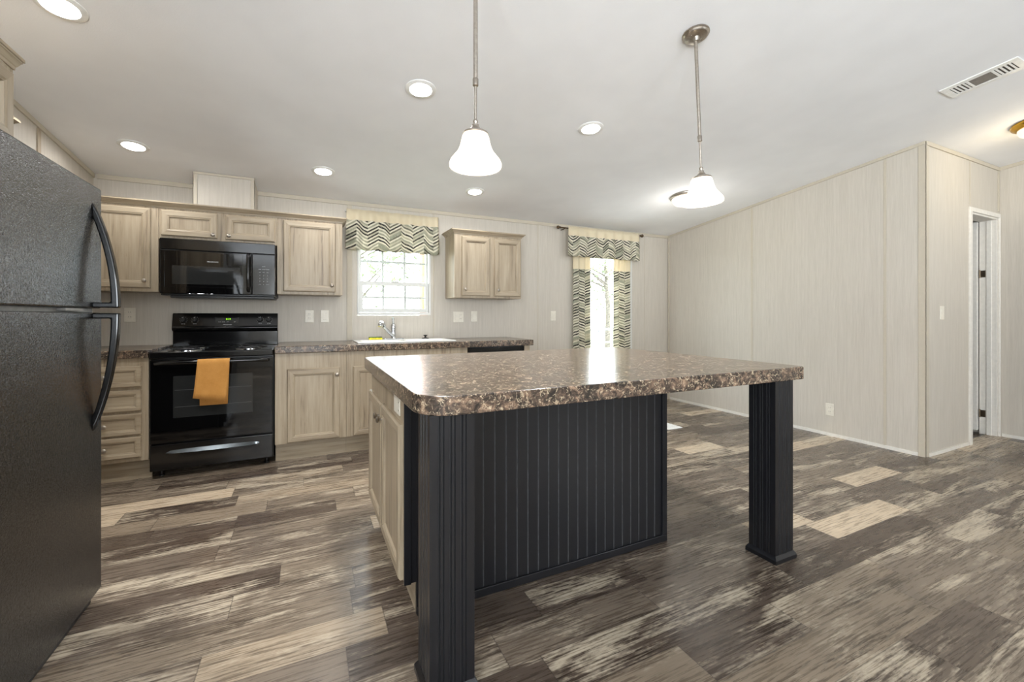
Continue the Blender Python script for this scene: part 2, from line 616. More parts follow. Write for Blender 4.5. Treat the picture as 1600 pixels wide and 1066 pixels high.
DOOR = [(0, 0), (0, 0.013), (0.007, 0.020), (0.040, 0.020), (0.046, 0.0165), (0.050, 0.0165), (0.055, 0.007), (0.060, 0.007)]
DRAW = [(0, 0), (0, 0.013), (0.006, 0.020), (0.026, 0.020), (0.031, 0.0165), (0.034, 0.0165), (0.038, 0.008), (0.042, 0.008)]
KNOB = [(0.0055, 0), (0.005, 0.010), (0.006, 0.013), (0.0135, 0.018), (0.0155, 0.023), (0.012, 0.028), (0.0, 0.030)]

def cab_door(parent, face, plane, a0, a1, b0, b1, knob=None, loops=DOOR, name='door'):
    f = mapper(face, plane)
    ac = 'wood_x' if face in ('-y', '+y') else 'wood_y'
    o = obj(name, panel(B(), f, a0, a1, b0, b1, loops), ['wood_z' if name == 'door' else ac, ac], parent)
    if knob:
        loc = f(knob[0], 0.0195, knob[1])
        obj('knob', lathe(B(), KNOB, T(*loc) @ FACE[face], 20), 'nickel', o, smooth=True)
    return o

def crown(bm, path, prof, mi=0):
    """sweep prof [(out, up)] along a path of (x, y, mitre_x, mitre_y, z0)"""
    rows = [[bm.verts.new((x + mx * o, y + my * o, z + u)) for o, u in prof] for x, y, mx, my, z in path]
    for a, b in zip(rows, rows[1:]):
        for k in range(len(prof)):
            j = (k + 1) % len(prof)
            bm.faces.new((a[k], b[k], b[j], a[j])).material_index = mi
    bm.faces.new(rows[0][::-1]).material_index = mi
    bm.faces.new(rows[-1]).material_index = mi
    return bm
CROWN = [(0.0, 0.0), (0.006, 0.0), (0.008, 0.010), (0.013, 0.013), (0.026, 0.027), (0.030, 0.029), (0.032, 0.033), (0.038, 0.034), (0.038, 0.044), (0.0, 0.044)]

def text_bm(s, size, mat4, depth=0.0006, align='CENTER'):
    cu = bpy.data.curves.new('lettering', 'FONT')
    cu.body = s
    cu.size = size
    cu.extrude = depth
    cu.align_x = align
    cu.align_y = 'CENTER'
    cu.resolution_u = 2
    o = bpy.data.objects.new('lettering', cu)
    me = bpy.data.meshes.new_from_object(o)
    bm = bmesh.new()
    bm.from_mesh(me)
    bm.transform(mat4)
    bpy.data.objects.remove(o)
    bpy.data.curves.remove(cu)
    bpy.data.meshes.remove(me)
    return bm

# ------------------------------------------------------------------ the room
WB, WLFT, WR, WH, WE, WF = 4.42, -1.504, 4.53, 1.68, 5.99, -3.60
SL = 0.1136
RIDGE = 0.15
def ceil_z(y):
    if y >= RIDGE:
        return 2.262 + SL * (WB - y)
    return 2.262 + SL * (WB - RIDGE) - SL * (RIDGE - y)
TILT = math.atan(SL)

struct('floor', bx(WLFT - 0.1, WE + 0.1, WF - 0.1, WB + 0.12, -0.1, 0.0), 'floor')
bm = B()
poly = [(WB + 0.12, ceil_z(WB + 0.12)), (RIDGE, ceil_z(RIDGE)), (WF - 0.1, ceil_z(WF - 0.1)), (WF - 0.1, ceil_z(WF - 0.1) + 0.12), (RIDGE, ceil_z(RIDGE) + 0.12), (WB + 0.12, ceil_z(WB + 0.12) + 0.12)]
prism_axis(bm, poly, WLFT - 0.1, WE + 0.1, 0)
struct('ceiling', bm, 'ceiling')

WX0, WX1, WZ0, WZ1 = 0.440, 1.172, 1.158, 1.990      # kitchen window opening
DX0, DX1, DZ1 = 2.96, 3.88, 2.05                      # glazed door opening
def wall_y(bm, y0, y1, x0, x1, ztop, holes):
    xs = sorted({x0, x1} | {h[0] for h in holes} | {h[1] for h in holes})
    for a, b in zip(xs, xs[1:]):
        hs = [h for h in holes if h[0] <= a + 1e-6 and h[1] >= b - 1e-6]
        if not hs:
            box(bm, a, b, y0, y1, 0, ztop)
        else:
            h = hs[0]
            if h[2] > 0.001:
                box(bm, a, b, y0, y1, 0, h[2])
            box(bm, a, b, y0, y1, h[3], ztop)
    return bm
struct('wall_back', wall_y(B(), WB, WB + 0.12, WLFT - 0.1, WE + 0.1, 2.262, [(WX0, WX1, WZ0, WZ1), (DX0, DX1, 0.0, DZ1)]), 'wall')

def side_wall(name, x0, x1, ya, yb):
    ys = [ya] + ([RIDGE] if ya < RIDGE < yb else []) + [yb]
    poly = [(ya, 0.0), (yb, 0.0)] + [(y, ceil_z(y) + 0.001) for y in reversed(ys)]
    struct(name, prism_axis(B(), poly, x0, x1, 0), 'wall')
bm = B()
LW0, LW1 = -3.0, -0.6                                 # wide unseen opening added to light the right wall
for ya, yb, z0, z1 in ((WF, LW0, 0, None), (LW0, LW1, 0, 0.75), (LW0, LW1, 2.15, None), (LW1, RIDGE, 0, None), (RIDGE, WB, 0, None)):
    prism_axis(bm, [(ya, z0), (yb, z0), (yb, z1 or ceil_z(yb) + 0.001), (ya, z1 or ceil_z(ya) + 0.001)], WLFT - 0.1, WLFT, 0)
struct('wall_left', bm, 'wall')
side_wall('wall_right', WR, WR + 0.09, WH, WB)
side_wall('wall_hall_end', WE, WE + 0.1, WF, WB)
HX0, HX1, HZ1 = 5.37, 5.955, 2.09
struct('wall_hall', wall_y(B(), WH, WH + 0.09, WR + 0.09, WE, ceil_z(WH + 0.09), [(HX0, HX1, 0.0, HZ1)]), 'wall')
fw = [(-0.6, 1.0, 0.8, 2.1), (4.3, 5.1, 0.9, 2.0)]
struct('wall_front', wall_y(B(), WF - 0.1, WF, WLFT - 0.1, WE + 0.1, ceil_z(WF), fw), 'wall')

# trims: thin battens over the panel joints, coves along the ceiling, low baseboards
tn = [0]
def trim(bm, mat='wall_trim', bevel=0.002):
    tn[0] += 1
    return struct('trim_%d' % tn[0], bm, mat, bevel=bevel)
trim(bx(0.346, 0.394, WB - 0.007, WB, 0.92, 2.25))
trim(bx(1.196, 1.206, WB - 0.004, WB, 0.92, 2.25))
trim(bx(2.452, 2.462, WB - 0.003, WB, 0.0, 2.25))
trim(bx(4.095, 4.103, WB - 0.003, WB, 0.0, 2.25))
trim(bx(WLFT + 0.02, WR - 0.001, WB - 0.010, WB, 2.225, 2.262))
def sloped(x0, x1, ya, yb, h):
    return prism_axis(B(), [(ya, ceil_z(ya) - h), (yb, ceil_z(yb) - h), (yb, ceil_z(yb)), (ya, ceil_z(ya))], x0, x1, 0)
trim(sloped(WLFT, WLFT + 0.010, RIDGE, WB, 0.032))
trim(sloped(WR - 0.010, WR, WH, WB, 0.026))
trim(sloped(WE - 0.010, WE, RIDGE, WH, 0.032))
trim(bx(WR, WE, WH - 0.010, WH, ceil_z(WH) - 0.034, ceil_z(WH) - 0.001))
trim(bx(WLFT, WLFT + 0.008, 3.640, 3.675, 0.92, ceil_z(3.66) - 0.035), 'wood_z')  # darker cabinet wood stands in for the shadow along this batten
for y in (3.183, 1.95):
    trim(bx(WR - 0.004, WR, y - 0.011, y + 0.011, 0.03, ceil_z(y) - 0.03))
# corner bead where the long wall meets the hall wall
bm = bx(WR - 0.006, WR, WH - 0.006, WH + 0.045, 0.0, ceil_z(WH) - 0.005)
box(bm, WR - 0.006, WR + 0.045, WH - 0.006, WH, 0.0, ceil_z(WH) - 0.005)
trim(bm)
trim(bx(WR - 0.022, WR - 0.0005, WB - 0.022, WB - 0.0105, 0.0, 2.24))
trim(bx(5.34, 5.352, WH - 0.004, WH, 2.15, ceil_z(WH) - 0.035))
trim(bx(5.95, 5.985, WH - 0.006, WH, 2.15, ceil_z(WH) - 0.035))
struct('baseboard_right', bx(WR - 0.008, WR, WH + 0.046, WB - 0.03, 0.0, 0.028), 'white_trim')
struct('baseboard_hall', bx(WR + 0.046, 5.315, WH - 0.008, WH, 0.0, 0.028), 'white_trim')
struct('baseboard_hall_end', bx(WE - 0.008, WE, WF + 0.01, WH - 0.02, 0.0, 0.028), 'white_trim')

# ------------------------------------------------------------------ kitchen window
f = mapper('+y', WB)
def frame(bm, f, a0, a1, b0, b1, w, d0, d1, wb=None, wt=None):
    wb = w if wb is None else wb
    wt = w if wt is None else wt
    def cuboid(A0, A1, B0, B1):
        p0 = f(A0, d0, B0)
        p1 = f(A1, d1, B1)
        box(bm, min(p0[0], p1[0]), max(p0[0], p1[0]), min(p0[1], p1[1]), max(p0[1], p1[1]), min(p0[2], p1[2]), max(p0[2], p1[2]))
    cuboid(a0, a0 + w, b0, b1)
    cuboid(a1 - w, a1, b0, b1)
    cuboid(a0 + w, a1 - w, b0, b0 + wb)
    cuboid(a0 + w, a1 - w, b1 - wt, b1)
    return bm
bm = frame(B(), f, WX0 + 0.001, WX1 - 0.001, WZ0 + 0.001, WZ1 - 0.001, 0.020, -0.004, 0.10, 0.026, 0.02)
w1 = struct('window_1', bm, 'vinyl', bevel=0.002)
a0, a1 = WX0 + 0.022, WX1 - 0.022
mz = 1.478
bm = frame(B(), f, a0, a1, mz - 0.012, WZ1 - 0.022, 0.020, 0.055, 0.085)
us = obj('upper_sash', bm, 'vinyl', w1, bevel=0.002)
bm = frame(B(), f, a0, a1, WZ0 + 0.028, mz + 0.018, 0.034, 0.015, 0.050, 0.040, 0.040)
ls = obj('lower_sash', bm, 'vinyl', w1, bevel=0.002)
def muntins(parent, zlo, zhi, zm, d):
    bm = B()
    for x in (0.692, 0.912):
        box(bm, x - 0.011, x + 0.011, WB + d, WB + d + 0.008, zlo, zhi)
    box(bm, a0 + 0.02, a1 - 0.02, WB + d + 0.0006, WB + d + 0.0074, zm - 0.011, zm + 0.011)
    obj('muntin', bm, 'vinyl', parent)
muntins(us, mz + 0.008, WZ1 - 0.04, 1.700, 0.074)
muntins(ls, WZ0 + 0.068, mz - 0.022, 1.338, 0.036)
obj('pane', bx(a0 + 0.019, a1 - 0.019, WB + 0.070, WB + 0.0715, mz + 0.007, WZ1 - 0.041), 'glass', us)
obj('pane', bx(a0 + 0.033, a1 - 0.033, WB + 0.031, WB + 0.0325, WZ0 + 0.067, mz - 0.021), 'glass', ls)
obj('sash_lock', bx(0.78, 0.84, WB + 0.004, WB + 0.016, mz + 0.016, mz + 0.028), 'vinyl', ls, bevel=0.003)

# ------------------------------------------------------------------ glazed patio door behind the curtains
bm = B()
for x0, x1 in ((DX0 + 0.001, DX0 + 0.04), (DX1 - 0.04, DX1 - 0.001)):
    box(bm, x0, x1, WB - 0.004, WB + 0.11, 0.002, DZ1 - 0.001)
box(bm, DX0 + 0.04, DX1 - 0.04, WB - 0.004, WB + 0.11, DZ1 - 0.04, DZ1 - 0.001)
d1 = struct('door_1', bm, 'vinyl', bevel=0.002)
sl = obj('door_slab', frame(B(), f, DX0 + 0.042, DX1 - 0.042, 0.012, DZ1 - 0.043, 0.11, 0.03, 0.07, 0.24, 0.12), 'vinyl', d1, bevel=0.002)
obj('pane', bx(DX0 + 0.15, DX1 - 0.15, WB + 0.049, WB + 0.0505, 0.25, DZ1 - 0.16), 'glass', sl)
obj('door_handle', lathe(B(), [(0.02, 0), (0.02, 0.006), (0.01, 0.01), (0.01, 0.03), (0.026, 0.045), (0.02, 0.06), (0, 0.064)], T(DX0 + 0.09, WB + 0.03, 0.95) @ FACE['-y'], 20), 'nickel', sl, smooth=True)

# ------------------------------------------------------------------ hall door, standing open
bm = B()
box(bm, HX0 - 0.052, HX0 - 0.004, WH - 0.014, WH, 0.0, HZ1 + 0.035)
box(bm, HX1 + 0.004, WE - 0.009, WH - 0.014, WH, 0.0, HZ1 + 0.035)
box(bm, HX0 - 0.004, HX1 + 0.004, WH - 0.014, WH, HZ1 - 0.004, HZ1 + 0.035)
box(bm, HX0 + 0.0005, HX0 + 0.018, WH, WH + 0.12, 0.0, HZ1 - 0.001)
box(bm, HX1 - 0.018, HX1 - 0.0005, WH, WH + 0.12, 0.0, HZ1 - 0.001)
box(bm, HX0 + 0.018, HX1 - 0.018, WH, WH + 0.12, HZ1 - 0.020, HZ1 - 0.001)
box(bm, HX1 - 0.030, HX1 - 0.018, WH + 0.035, WH + 0.068, 0.0, HZ1 - 0.02)
d2 = struct('door_2', bm, 'white_trim', bevel=0.002)
sl = obj('door_slab', bx(5.898, 5.932, WH + 0.1225, WH + 0.1225 + 0.56, 0.035, 2.068), 'white_trim', d2, bevel=0.002)
for z in (1.56, 0.20):
    bm = bx(HX1 - 0.0205, HX1 - 0.0182, WH + 0.075, WH + 0.1205, z - 0.034, z + 0.034)
    lathe(bm, [(0.006, -0.040), (0.006, 0.040)], T(HX1 - 0.0255, WH + 0.1145, z), 12)
    obj('hinge', bm, 'hinge', d2, bevel=0.001)

# ------------------------------------------------------------------ refrigerator
FX = -0.75
FY0, FY1 = 1.525, 2.288
fr = thing('refrigerator', 'tall black top-freezer refrigerator with pebbled doors against the left wall', 'refrigerator', (-1.12, 1.9, 0))
obj('cabinet', bx(-1.46, FX - 0.075, FY0, FY1, 0.02, 1.645), 'black_matte', fr, bevel=0.006)
obj('toe_grille', bx(FX - 0.074, FX - 0.03, FY0 + 0.02, FY1 - 0.02, 0.004, 0.05), 'black_matte', fr)
def door_outline(x0, x1, y0, y1, r=0.018, bow=0.012):
    pts = [(x0, y0), (x0, y1)]
    n = 8
    front = []
    for i in range(n + 1):
        a = PI / 2 * i / n
        front.append((x1 - r + r * math.sin(a), y1 - r + r * math.cos(a)))
    for i in range(n + 1):
        a = PI / 2 * i / n
        front.append((x1 - r + r * math.cos(a), y0 + r - r * math.sin(a)))
    return pts + front
gapz = 1.172
fd = obj('freezer_door', prism(B(), door_outline(FX - 0.068, FX, FY0, FY1), gapz + 0.008, 1.660), 'fridge', fr, bevel=0.006)
rd = obj('refrigerator_door', prism(B(), door_outline(FX - 0.068, FX, FY0, FY1), 0.055, gapz - 0.008), 'fridge', fr, bevel=0.006)
bm = bx(FX - 0.07, FX - 0.022, FY0 + 0.02, FY1 - 0.03, gapz - 0.0075, gapz + 0.0075)
obj('gasket', bm, 'gasket', fr)
obj('hinge_bracket', bx(FX - 0.03, FX + 0.001, FY1 - 0.30, FY1 - 0.17, gapz - 0.003, gapz + 0.006), 'gasket', fr, label='pale hinge strip in the gap between the doors')
def bow_handle(sgn, z_far, z_near):
    """D-shaped bow: starts on the door at z_far, swells out to z_near"""
    HYc, hw = 2.205, 0.015
    n = 22
    outer, inner = [], []
    dmax = 0.082
    for i in range(n + 1):
        s = i / n
        z = z_far + (z_near - z_far) * s
        d = dmax * math.sin(PI / 2 * s) ** 0.78
        outer.append((FX - 0.002 + d, z))
    for i in range(n + 1):
        s = i / n
        z = z_far - sgn * 0.055 + (z_near + sgn * 0.022 - z_far + sgn * 0.055) * s
        d = (dmax - 0.026) * math.sin(PI / 2 * s) ** 0.85
        inner.append((FX - 0.002 + d, z))
    bm = B()
    def grid(ys, loop):
        return [[bm.verts.new((x, y, z)) for x, z in loop] for y in ys]
    outer = outer + [(FX - 0.002, z_near)]
    inner = inner + [(FX - 0.002, z_near + sgn * 0.022)]
    k = len(outer)
    lo = grid([HYc - hw, HYc + hw], outer)
    li = grid([HYc - hw, HYc + hw], inner)
    for i in range(k - 1):
        bm.faces.new((lo[0][i], lo[0][i + 1], lo[1][i + 1], lo[1][i]))
        bm.faces.new((li[0][i], li[0][i + 1], li[1][i + 1], li[1][i]))
        for s in (0, 1):
            bm.faces.new((lo[s][i], lo[s][i + 1], li[s][i + 1], li[s][i]))
    bm.faces.new((lo[0][0], lo[1][0], li[1][0], li[0][0]))
    bm.faces.new((lo[0][-1], lo[1][-1], li[1][-1], li[0][-1]))
    return bm
obj('handle', bow_handle(1, 1.592, gapz + 0.010), 'black_gloss', fd, bevel=0.006, seg=3)
obj('handle', bow_handle(-1, 0.700, gapz - 0.010), 'black_gloss', rd, bevel=0.006, seg=3)

# ------------------------------------------------------------------ cabinets on the left wall
CAB0 = 1.978     # top of cabinet boxes, under the crown
cb = thing('overhead_cabinet', 'deep greige wall cabinet above the black refrigerator, at the left edge', 'cabinet', (-1.2, 1.6, 1.70))
FCX, FCY0, FCY1 = -0.905, 1.20, 2.052
obj('body', bx(WLFT + 0.001, FCX, FCY0, FCY1, 1.70, 1.990), ['wood_z'], cb, bevel=0.002)
cab_door(cb, '+x', FCX, FCY0 + 0.04, 1.61, 1.725, 1.965, (1.58, 1.76))
cab_door(cb, '+x', FCX, 1.65, FCY1 - 0.036, 1.725, 1.965, (1.69, 1.76))
obj('crown_molding', crown(B(), [(WLFT + 0.32, FCY1, 0, 0.55, 1.991), (FCX, FCY1, 0.55, 0.55, 1.991), (FCX, FCY0, 0.55, 0, 1.991)], [(o, u * 1.08) for o, u in CROWN]), 'wood_y', cb)

cb = thing('wall_cabinet', 'greige wall cabinet on the left wall, mostly hidden behind the refrigerator', 'cabinet', (-1.35, 2.47, 1.335))
obj('body', bx(WLFT + 0.001, -1.19, 2.296, 2.640, 1.335, CAB0), ['wood_z'], cb, bevel=0.002)
cab_door(cb, '+x', -1.19, 2.335, 2.600, 1.36, 1.955, (2.37, 1.42))
obj('crown_molding', crown(B(), [(-1.19, 2.296, 1, 0, CAB0), (-1.19, 2.640, 0.9, 0.9, CAB0), (WLFT + 0.012, 2.640, 0, 0.9, CAB0)], CROWN), 'wood_y', cb)

# ------------------------------------------------------------------ upper cabinets on the back wall
FYU = 4.10
GU = 'upper wall cabinets on the back wall'
def upper(label, x0, x1, z0, doors, ret=None):
    c = thing('wall_cabinet', label, 'cabinet', ((x0 + x1) / 2, 4.26, z0), GU)
    obj('body', bx(x0, x1, FYU, WB - 0.0105, z0, CAB0), ['wood_z'], c, bevel=0.0015)
    for (a0_, a1_, b0_, b1_, kn) in doors:
        cab_door(c, '-y', FYU, a0_, a1_, b0_, b1_, kn)
    return c
upper('greige single-door upper cabinet in the back left corner, partly behind the fridge handle', WLFT + 0.011, -1.021, 1.335, [(-1.46, -1.066, 1.362, 1.962, (-1.098, 1.415))])
mw_cab = upper('short greige two-door upper cabinet right above the black microwave', -1.020, -0.229, 1.742, [(-1.005, -0.645, 1.766, 1.962, (-0.672, 1.792)), (-0.592, -0.243, 1.766, 1.962, (-0.566, 1.792))])
upper('greige single-door upper cabinet between the microwave and the sink window', -0.228, 0.284, 1.335, [(-0.181, 0.226, 1.360, 1.962, (0.197, 1.418))])
sc = upper('greige two-door upper cabinet hanging alone right of the sink window', 1.326, 2.072, 1.335, [(1.400, 1.704, 1.356, 1.955, (1.432, 1.420)), (1.757, 2.060, 1.356, 1.955, (1.792, 1.420))])
obj('crown_molding', crown(B(), [(1.326, WB - 0.011, -1, 0, CAB0), (1.326, FYU, -1, -1, CAB0), (2.072, FYU, 1, -1, CAB0), (2.072, WB - 0.011, 1, 0, CAB0)], CROWN), 'wood_x', sc)
cm = obj('crown_molding', crown(B(), [(WLFT + 0.012, FYU, 0, -1, CAB0), (0.284, FYU, 1, -1, CAB0), (0.284, WB - 0.011, 1, 0, CAB0)], CROWN), 'wood_x')
tag(cm, 'greige stepped crown molding running along the top of the left run of upper cabinets', 'molding')

# boxed duct above the microwave
vy = 4.125
vc = thing('duct_cover', 'boxed panel duct cover standing on the cabinets below the ceiling', 'duct cover', (-0.602, 4.27, CAB0 + 0.045))
vz0 = CAB0 + 0.0005
zt = ceil_z(vy) - 0.002
def slanted_box(x0, x1, y0, y1, z0, drop=0.002):
    return prism_axis(B(), [(y0, z0), (y1, z0), (y1, ceil_z(y1) - drop), (y0, ceil_z(y0) - drop)], x0, x1, 0)
obj('panel_box', slanted_box(-0.806, -0.398, vy, WB - 0.011, vz0, 0.003), 'wall', vc)
bm = bx(-0.812, -0.784, vy - 0.006, vy - 0.0005, vz0, zt - 0.02)
box(bm, -0.420, -0.392, vy - 0.006, vy - 0.0005, vz0, zt - 0.02)
box(bm, -0.812, -0.392, vy - 0.008, vy - 0.0005, zt - 0.02, zt - 0.001)
box(bm, -0.397, -0.391, vy - 0.006, vy + 0.024, vz0, zt - 0.004)
box(bm, -0.812, -0.8065, vy - 0.006, vy + 0.024, vz0, zt - 0.004)
obj('corner_trim', bm, 'wall_trim', vc, bevel=0.001)

# ------------------------------------------------------------------ microwave
mx0, mx1, my, mz0, mz1 = -0.992, -0.236, 4.005, 1.308, 1.738
mw = thing('microwave', 'black over-the-range microwave hanging below the short cabinet', 'microwave', ((mx0 + mx1) / 2, 4.2, mz0))
obj('body', bx(mx0, mx1, my + 0.030, WB - 0.002, mz0, mz1), 'black_matte', mw, bevel=0.004)
dx1 = -0.402
fm = mapper('-y', my + 0.029)
zt_ = 1.652
obj('vent_grille', bx(mx0, mx1, my + 0.004, my + 0.029, zt_ + 0.002, mz1 - 0.001), 'black_gloss', mw, bevel=0.004)
md = obj('door', bx(mx0, dx1, my, my + 0.029, mz0 + 0.012, zt_ - 0.001), 'black_glass', mw, bevel=0.006, seg=3)
frm = frame(B(), mapper('-y', my), mx0 + 0.026, dx1 - 0.060, mz0 + 0.062, zt_ - 0.012, 0.003, 0.0002, 0.0022)
obj('door_bead', frm, 'black_gloss', md)
obj('window', bx(mx0 + 0.075, dx1 - 0.078, my - 0.0015, my - 0.0002, mz0 + 0.085, mz0 + 0.225), 'smoked', md, label='grey mesh-backed viewing window')
obj('handle', tube(B(), [(dx1 - 0.022, my - 0.001, mz0 + 0.045), (dx1 - 0.022, my - 0.024, mz0 + 0.055), (dx1 - 0.022, my - 0.034, mz0 + 0.09), (dx1 - 0.022, my - 0.036, mz0 + 0.19), (dx1 - 0.022, my - 0.034, mz0 + 0.29), (dx1 - 0.022, my - 0.024, mz0 + 0.325), (dx1 - 0.022, my - 0.001, mz0 + 0.335)], 0.013, 12), 'black_gloss', md, smooth=True)
cp = obj('control_panel', bx(dx1 + 0.002, mx1, my + 0.002, my + 0.029, mz0 + 0.012, zt_ - 0.001), 'black_gloss', mw, bevel=0.005)
def txt(s, size, x, y, z, parent, name='lettering', mat='text'):
    o = obj(name, text_bm(s, size, T(x, y, z) @ RX(PI / 2)), mat, parent, normals=False)
    return o
cx = (dx1 + mx1) / 2
px = [cx - 0.027, cx, cx + 0.027]
rows = [['TIMER', 'CLOCK', 'POWER'], ['POP', 'POT', 'VEG'], ['1', '2', '3'], ['4', '5', '6'], ['7', '8', '9'], ['STOP', '0', 'START']]
txt('AUTO', 0.0085, cx, my + 0.0014, mz0 + 0.243, cp)
for i, rw in enumerate(rows):
    for xq, sq in zip(px, rw):
        txt(sq, 0.012 if len(sq) == 1 else 0.0075, xq, my + 0.0014, mz0 + 0.220 - i * 0.0245, cp)
txt('FRIGIDAIRE', 0.0145, (mx0 + dx1) / 2 + 0.035, my - 0.0006, mz0 + 0.262, md)
obj('bottom_plate', bx(mx0 + 0.06, mx1 - 0.01, my + 0.02, WB - 0.05, mz0 - 0.018, mz0 - 0.0005), 'black_matte', mw, bevel=0.004)

# ------------------------------------------------------------------ base cabinets and worktops on the back wall
FYB = 3.795
TOP, UND = 0.914, 0.858
dc = thing('drawer_cabinet', 'greige base cabinet with four stacked drawers, left of the black range', 'cabinet', (-1.25, 4.1, 0))
obj('body', bx(WLFT + 0.011, -0.999, FYB, WB - 0.002, 0.145, UND - 0.001), ['wood_z'], dc, bevel=0.0015)
obj('toe_kick', bx(WLFT + 0.011, -0.999, 3.862, 3.88, 0.0, 0.1445), 'wood_x', dc)
for z0, z1 in ((0.660, 0.805), (0.494, 0.639), (0.331, 0.477), (0.174, 0.317)):
    cab_door(dc, '-y', FYB, -1.418, -1.037, z0, z1, (-1.228, (z0 + z1) / 2), DRAW, 'drawer')

bc = thing('base_cabinet', 'greige single-door base cabinet right beside the black range', 'cabinet', (0.04, 4.1, 0))
obj('body', bx(-0.226, 0.294, FYB, WB - 0.002, 0.145, UND - 0.001), ['wood_z'], bc, bevel=0.0015)
obj('toe_kick', bx(-0.226, 0.294, 3.862, 3.88, 0.0, 0.1445), 'wood_x', bc)
cab_door(bc, '-y', FYB, -0.142, 0.243, 0.153, 0.732, (0.220, 0.674))

sb = thing('sink_base_cabinet', 'greige sink base cabinet under the window, mostly hidden behind the island', 'cabinet', (0.83, 4.1, 0))
SBX0, SBX1 = 0.295, 1.355
bm = bx(SBX0, SBX1, FYB, FYB + 0.02, 0.145, UND - 0.001)
box(bm, SBX0, SBX0 + 0.018, FYB + 0.02, WB - 0.002, 0.145, UND - 0.001)
box(bm, SBX1 - 0.018, SBX1, FYB + 0.02, WB - 0.002, 0.145, UND - 0.001)
box(bm, SBX0 + 0.018, SBX1 - 0.018, FYB + 0.02, WB - 0.002, 0.145, 0.165)
obj('body', bm, ['wood_z'], sb, bevel=0.0015)
obj('toe_kick', bx(SBX0, SBX1, 3.862, 3.88, 0.0, 0.1445), 'wood_x', sb)
for a, b, kx in ((0.346, 0.805, 0.775), (0.830, 1.300, 0.860)):
    cab_door(sb, '-y', FYB, a, b, 0.153, 0.732, (kx, 0.674))

dw = thing('dishwasher', 'black dishwasher under the right end of the back worktop, mostly hidden by the island', 'dishwasher', (1.66, 4.05, 0))
obj('body', bx(1.362, 1.950, FYB + 0.02, WB - 0.06, 0.02, UND - 0.003), 'black_matte', dw)
obj('door', bx(1.364, 1.948, FYB - 0.012, FYB + 0.019, 0.15, 0.745), 'black_gloss', dw, bevel=0.004)
obj('control_strip', bx(1.364, 1.948, FYB - 0.012, FYB + 0.019, 0.750, UND - 0.008), 'black_gloss', dw, bevel=0.004)
obj('toe_panel', bx(1.37, 1.942, FYB + 0.03, FYB + 0.045, 0.002, 0.145), 'black_matte', dw)
ep = obj('end_panel', bx(1.956, 2.016, FYB, WB - 0.012, 0.0, UND - 0.001), 'wood_z', bevel=0.0015)
tag(ep, 'greige end panel closing the back counter beside the dishwasher', 'panel')

# worktops
def rounded(poly_r, n=8):
    """polygon with per-corner radius [(x, y, r)]"""
    out = []
    k = len(poly_r)
    for i in range(k):
        x, y, r = poly_r[i]
        if r <= 0:
            out.append((x, y))
            continue
        p = Vector((x, y))
        a = (Vector(poly_r[i - 1][:2]) - p).normalized()
        b = (Vector(poly_r[(i + 1) % k][:2]) - p).normalized()
        c = p + (a + b) * r
        s = c - b * r - c
        s0 = (p + a * r) - c
        s1 = (p + b * r) - c
        a0 = math.atan2(s0.y, s0.x)
        a1 = math.atan2(s1.y, s1.x)
        da = (a1 - a0 + PI) % (2 * PI) - PI
        for q in range(n + 1):
            t_ = a0 + da * q / n
            out.append((c.x + r * math.cos(t_), c.y + r * math.sin(t_)))
    return out
CF = 3.768
ct = obj('countertop', prism(B(), [(WLFT + 0.002, CF), (-0.998, CF), (-0.998, WB - 0.001), (WLFT + 0.002, WB - 0.001)], UND, TOP), 'stone', bevel=0.005)
tag(ct, 'short brown stone-look worktop in the corner left of the range', 'countertop')
SX0, SX1, SY0, SY1 = 0.430, 1.230, 3.900, 4.215
bm = B()
xs = [-0.227, SX0, SX1, 2.046]
ys = [CF, SY0, SY1, WB - 0.001]
cells = [(i, j) for i in range(3) for j in range(3) if not (i == 1 and j == 1)]
vt = {}
def gv(i, j, z):
    if (i, j, z) not in vt:
        vt[(i, j, z)] = bm.verts.new((xs[i], ys[j], z))
    return vt[(i, j, z)]
for i, j in cells:
    for z in (UND, TOP):
        q = [gv(i, j, z), gv(i + 1, j, z), gv(i + 1, j + 1, z), gv(i, j + 1, z)]
        bm.faces.new(q)
    for (da, db, na, nb, oi, oj) in ((0, 0, 1, 0, 0, -1), (1, 0, 1, 1, 1, 0), (1, 1, 0, 1, 0, 1), (0, 1, 0, 0, -1, 0)):
        if (i + oi, j + oj) not in cells:
            bm.faces.new((gv(i + da, j + db, UND), gv(i + na, j + nb, UND), gv(i + na, j + nb, TOP), gv(i + da, j + db, TOP)))
ct = obj('countertop', bm, 'stone', bevel=0.005)
tag(ct, 'long brown stone-look worktop under the window holding the white sink', 'countertop')

# sink
sk = thing('kitchen_sink', 'white drop-in double sink in the worktop under the window', 'sink', (0.83, 4.1, 0.75))
bm = B()
def basin(bm, x0, x1, y0, y1, zb, zr):
    r = 0.05
    o = rounded([(x0, y0, r), (x1, y0, r), (x1, y1, r), (x0, y1, r)], 5)
    i_ = rounded([(x0 + .02, y0 + .02, r), (x1 - .02, y0 + .02, r), (x1 - .02, y1 - .02, r), (x0 + .02, y1 - .02, r)], 5)
    top = [bm.verts.new((x, y, zr)) for x, y in o]
    bot = [bm.verts.new((x, y, zb)) for x, y in i_]
    n = len(o)
    for k in range(n):
        bm.faces.new((top[k], top[(k + 1) % n], bot[(k + 1) % n], bot[k]))
    bm.faces.new(bot)
    return bm
basin(bm, 0.436, 0.815, 3.908, 4.208, 0.745, TOP + 0.008)
basin(bm, 0.845, 1.224, 3.908, 4.208, 0.745, TOP + 0.008)
obj('basin', bm, 'ceramic', sk, normals=False)
bm = B()
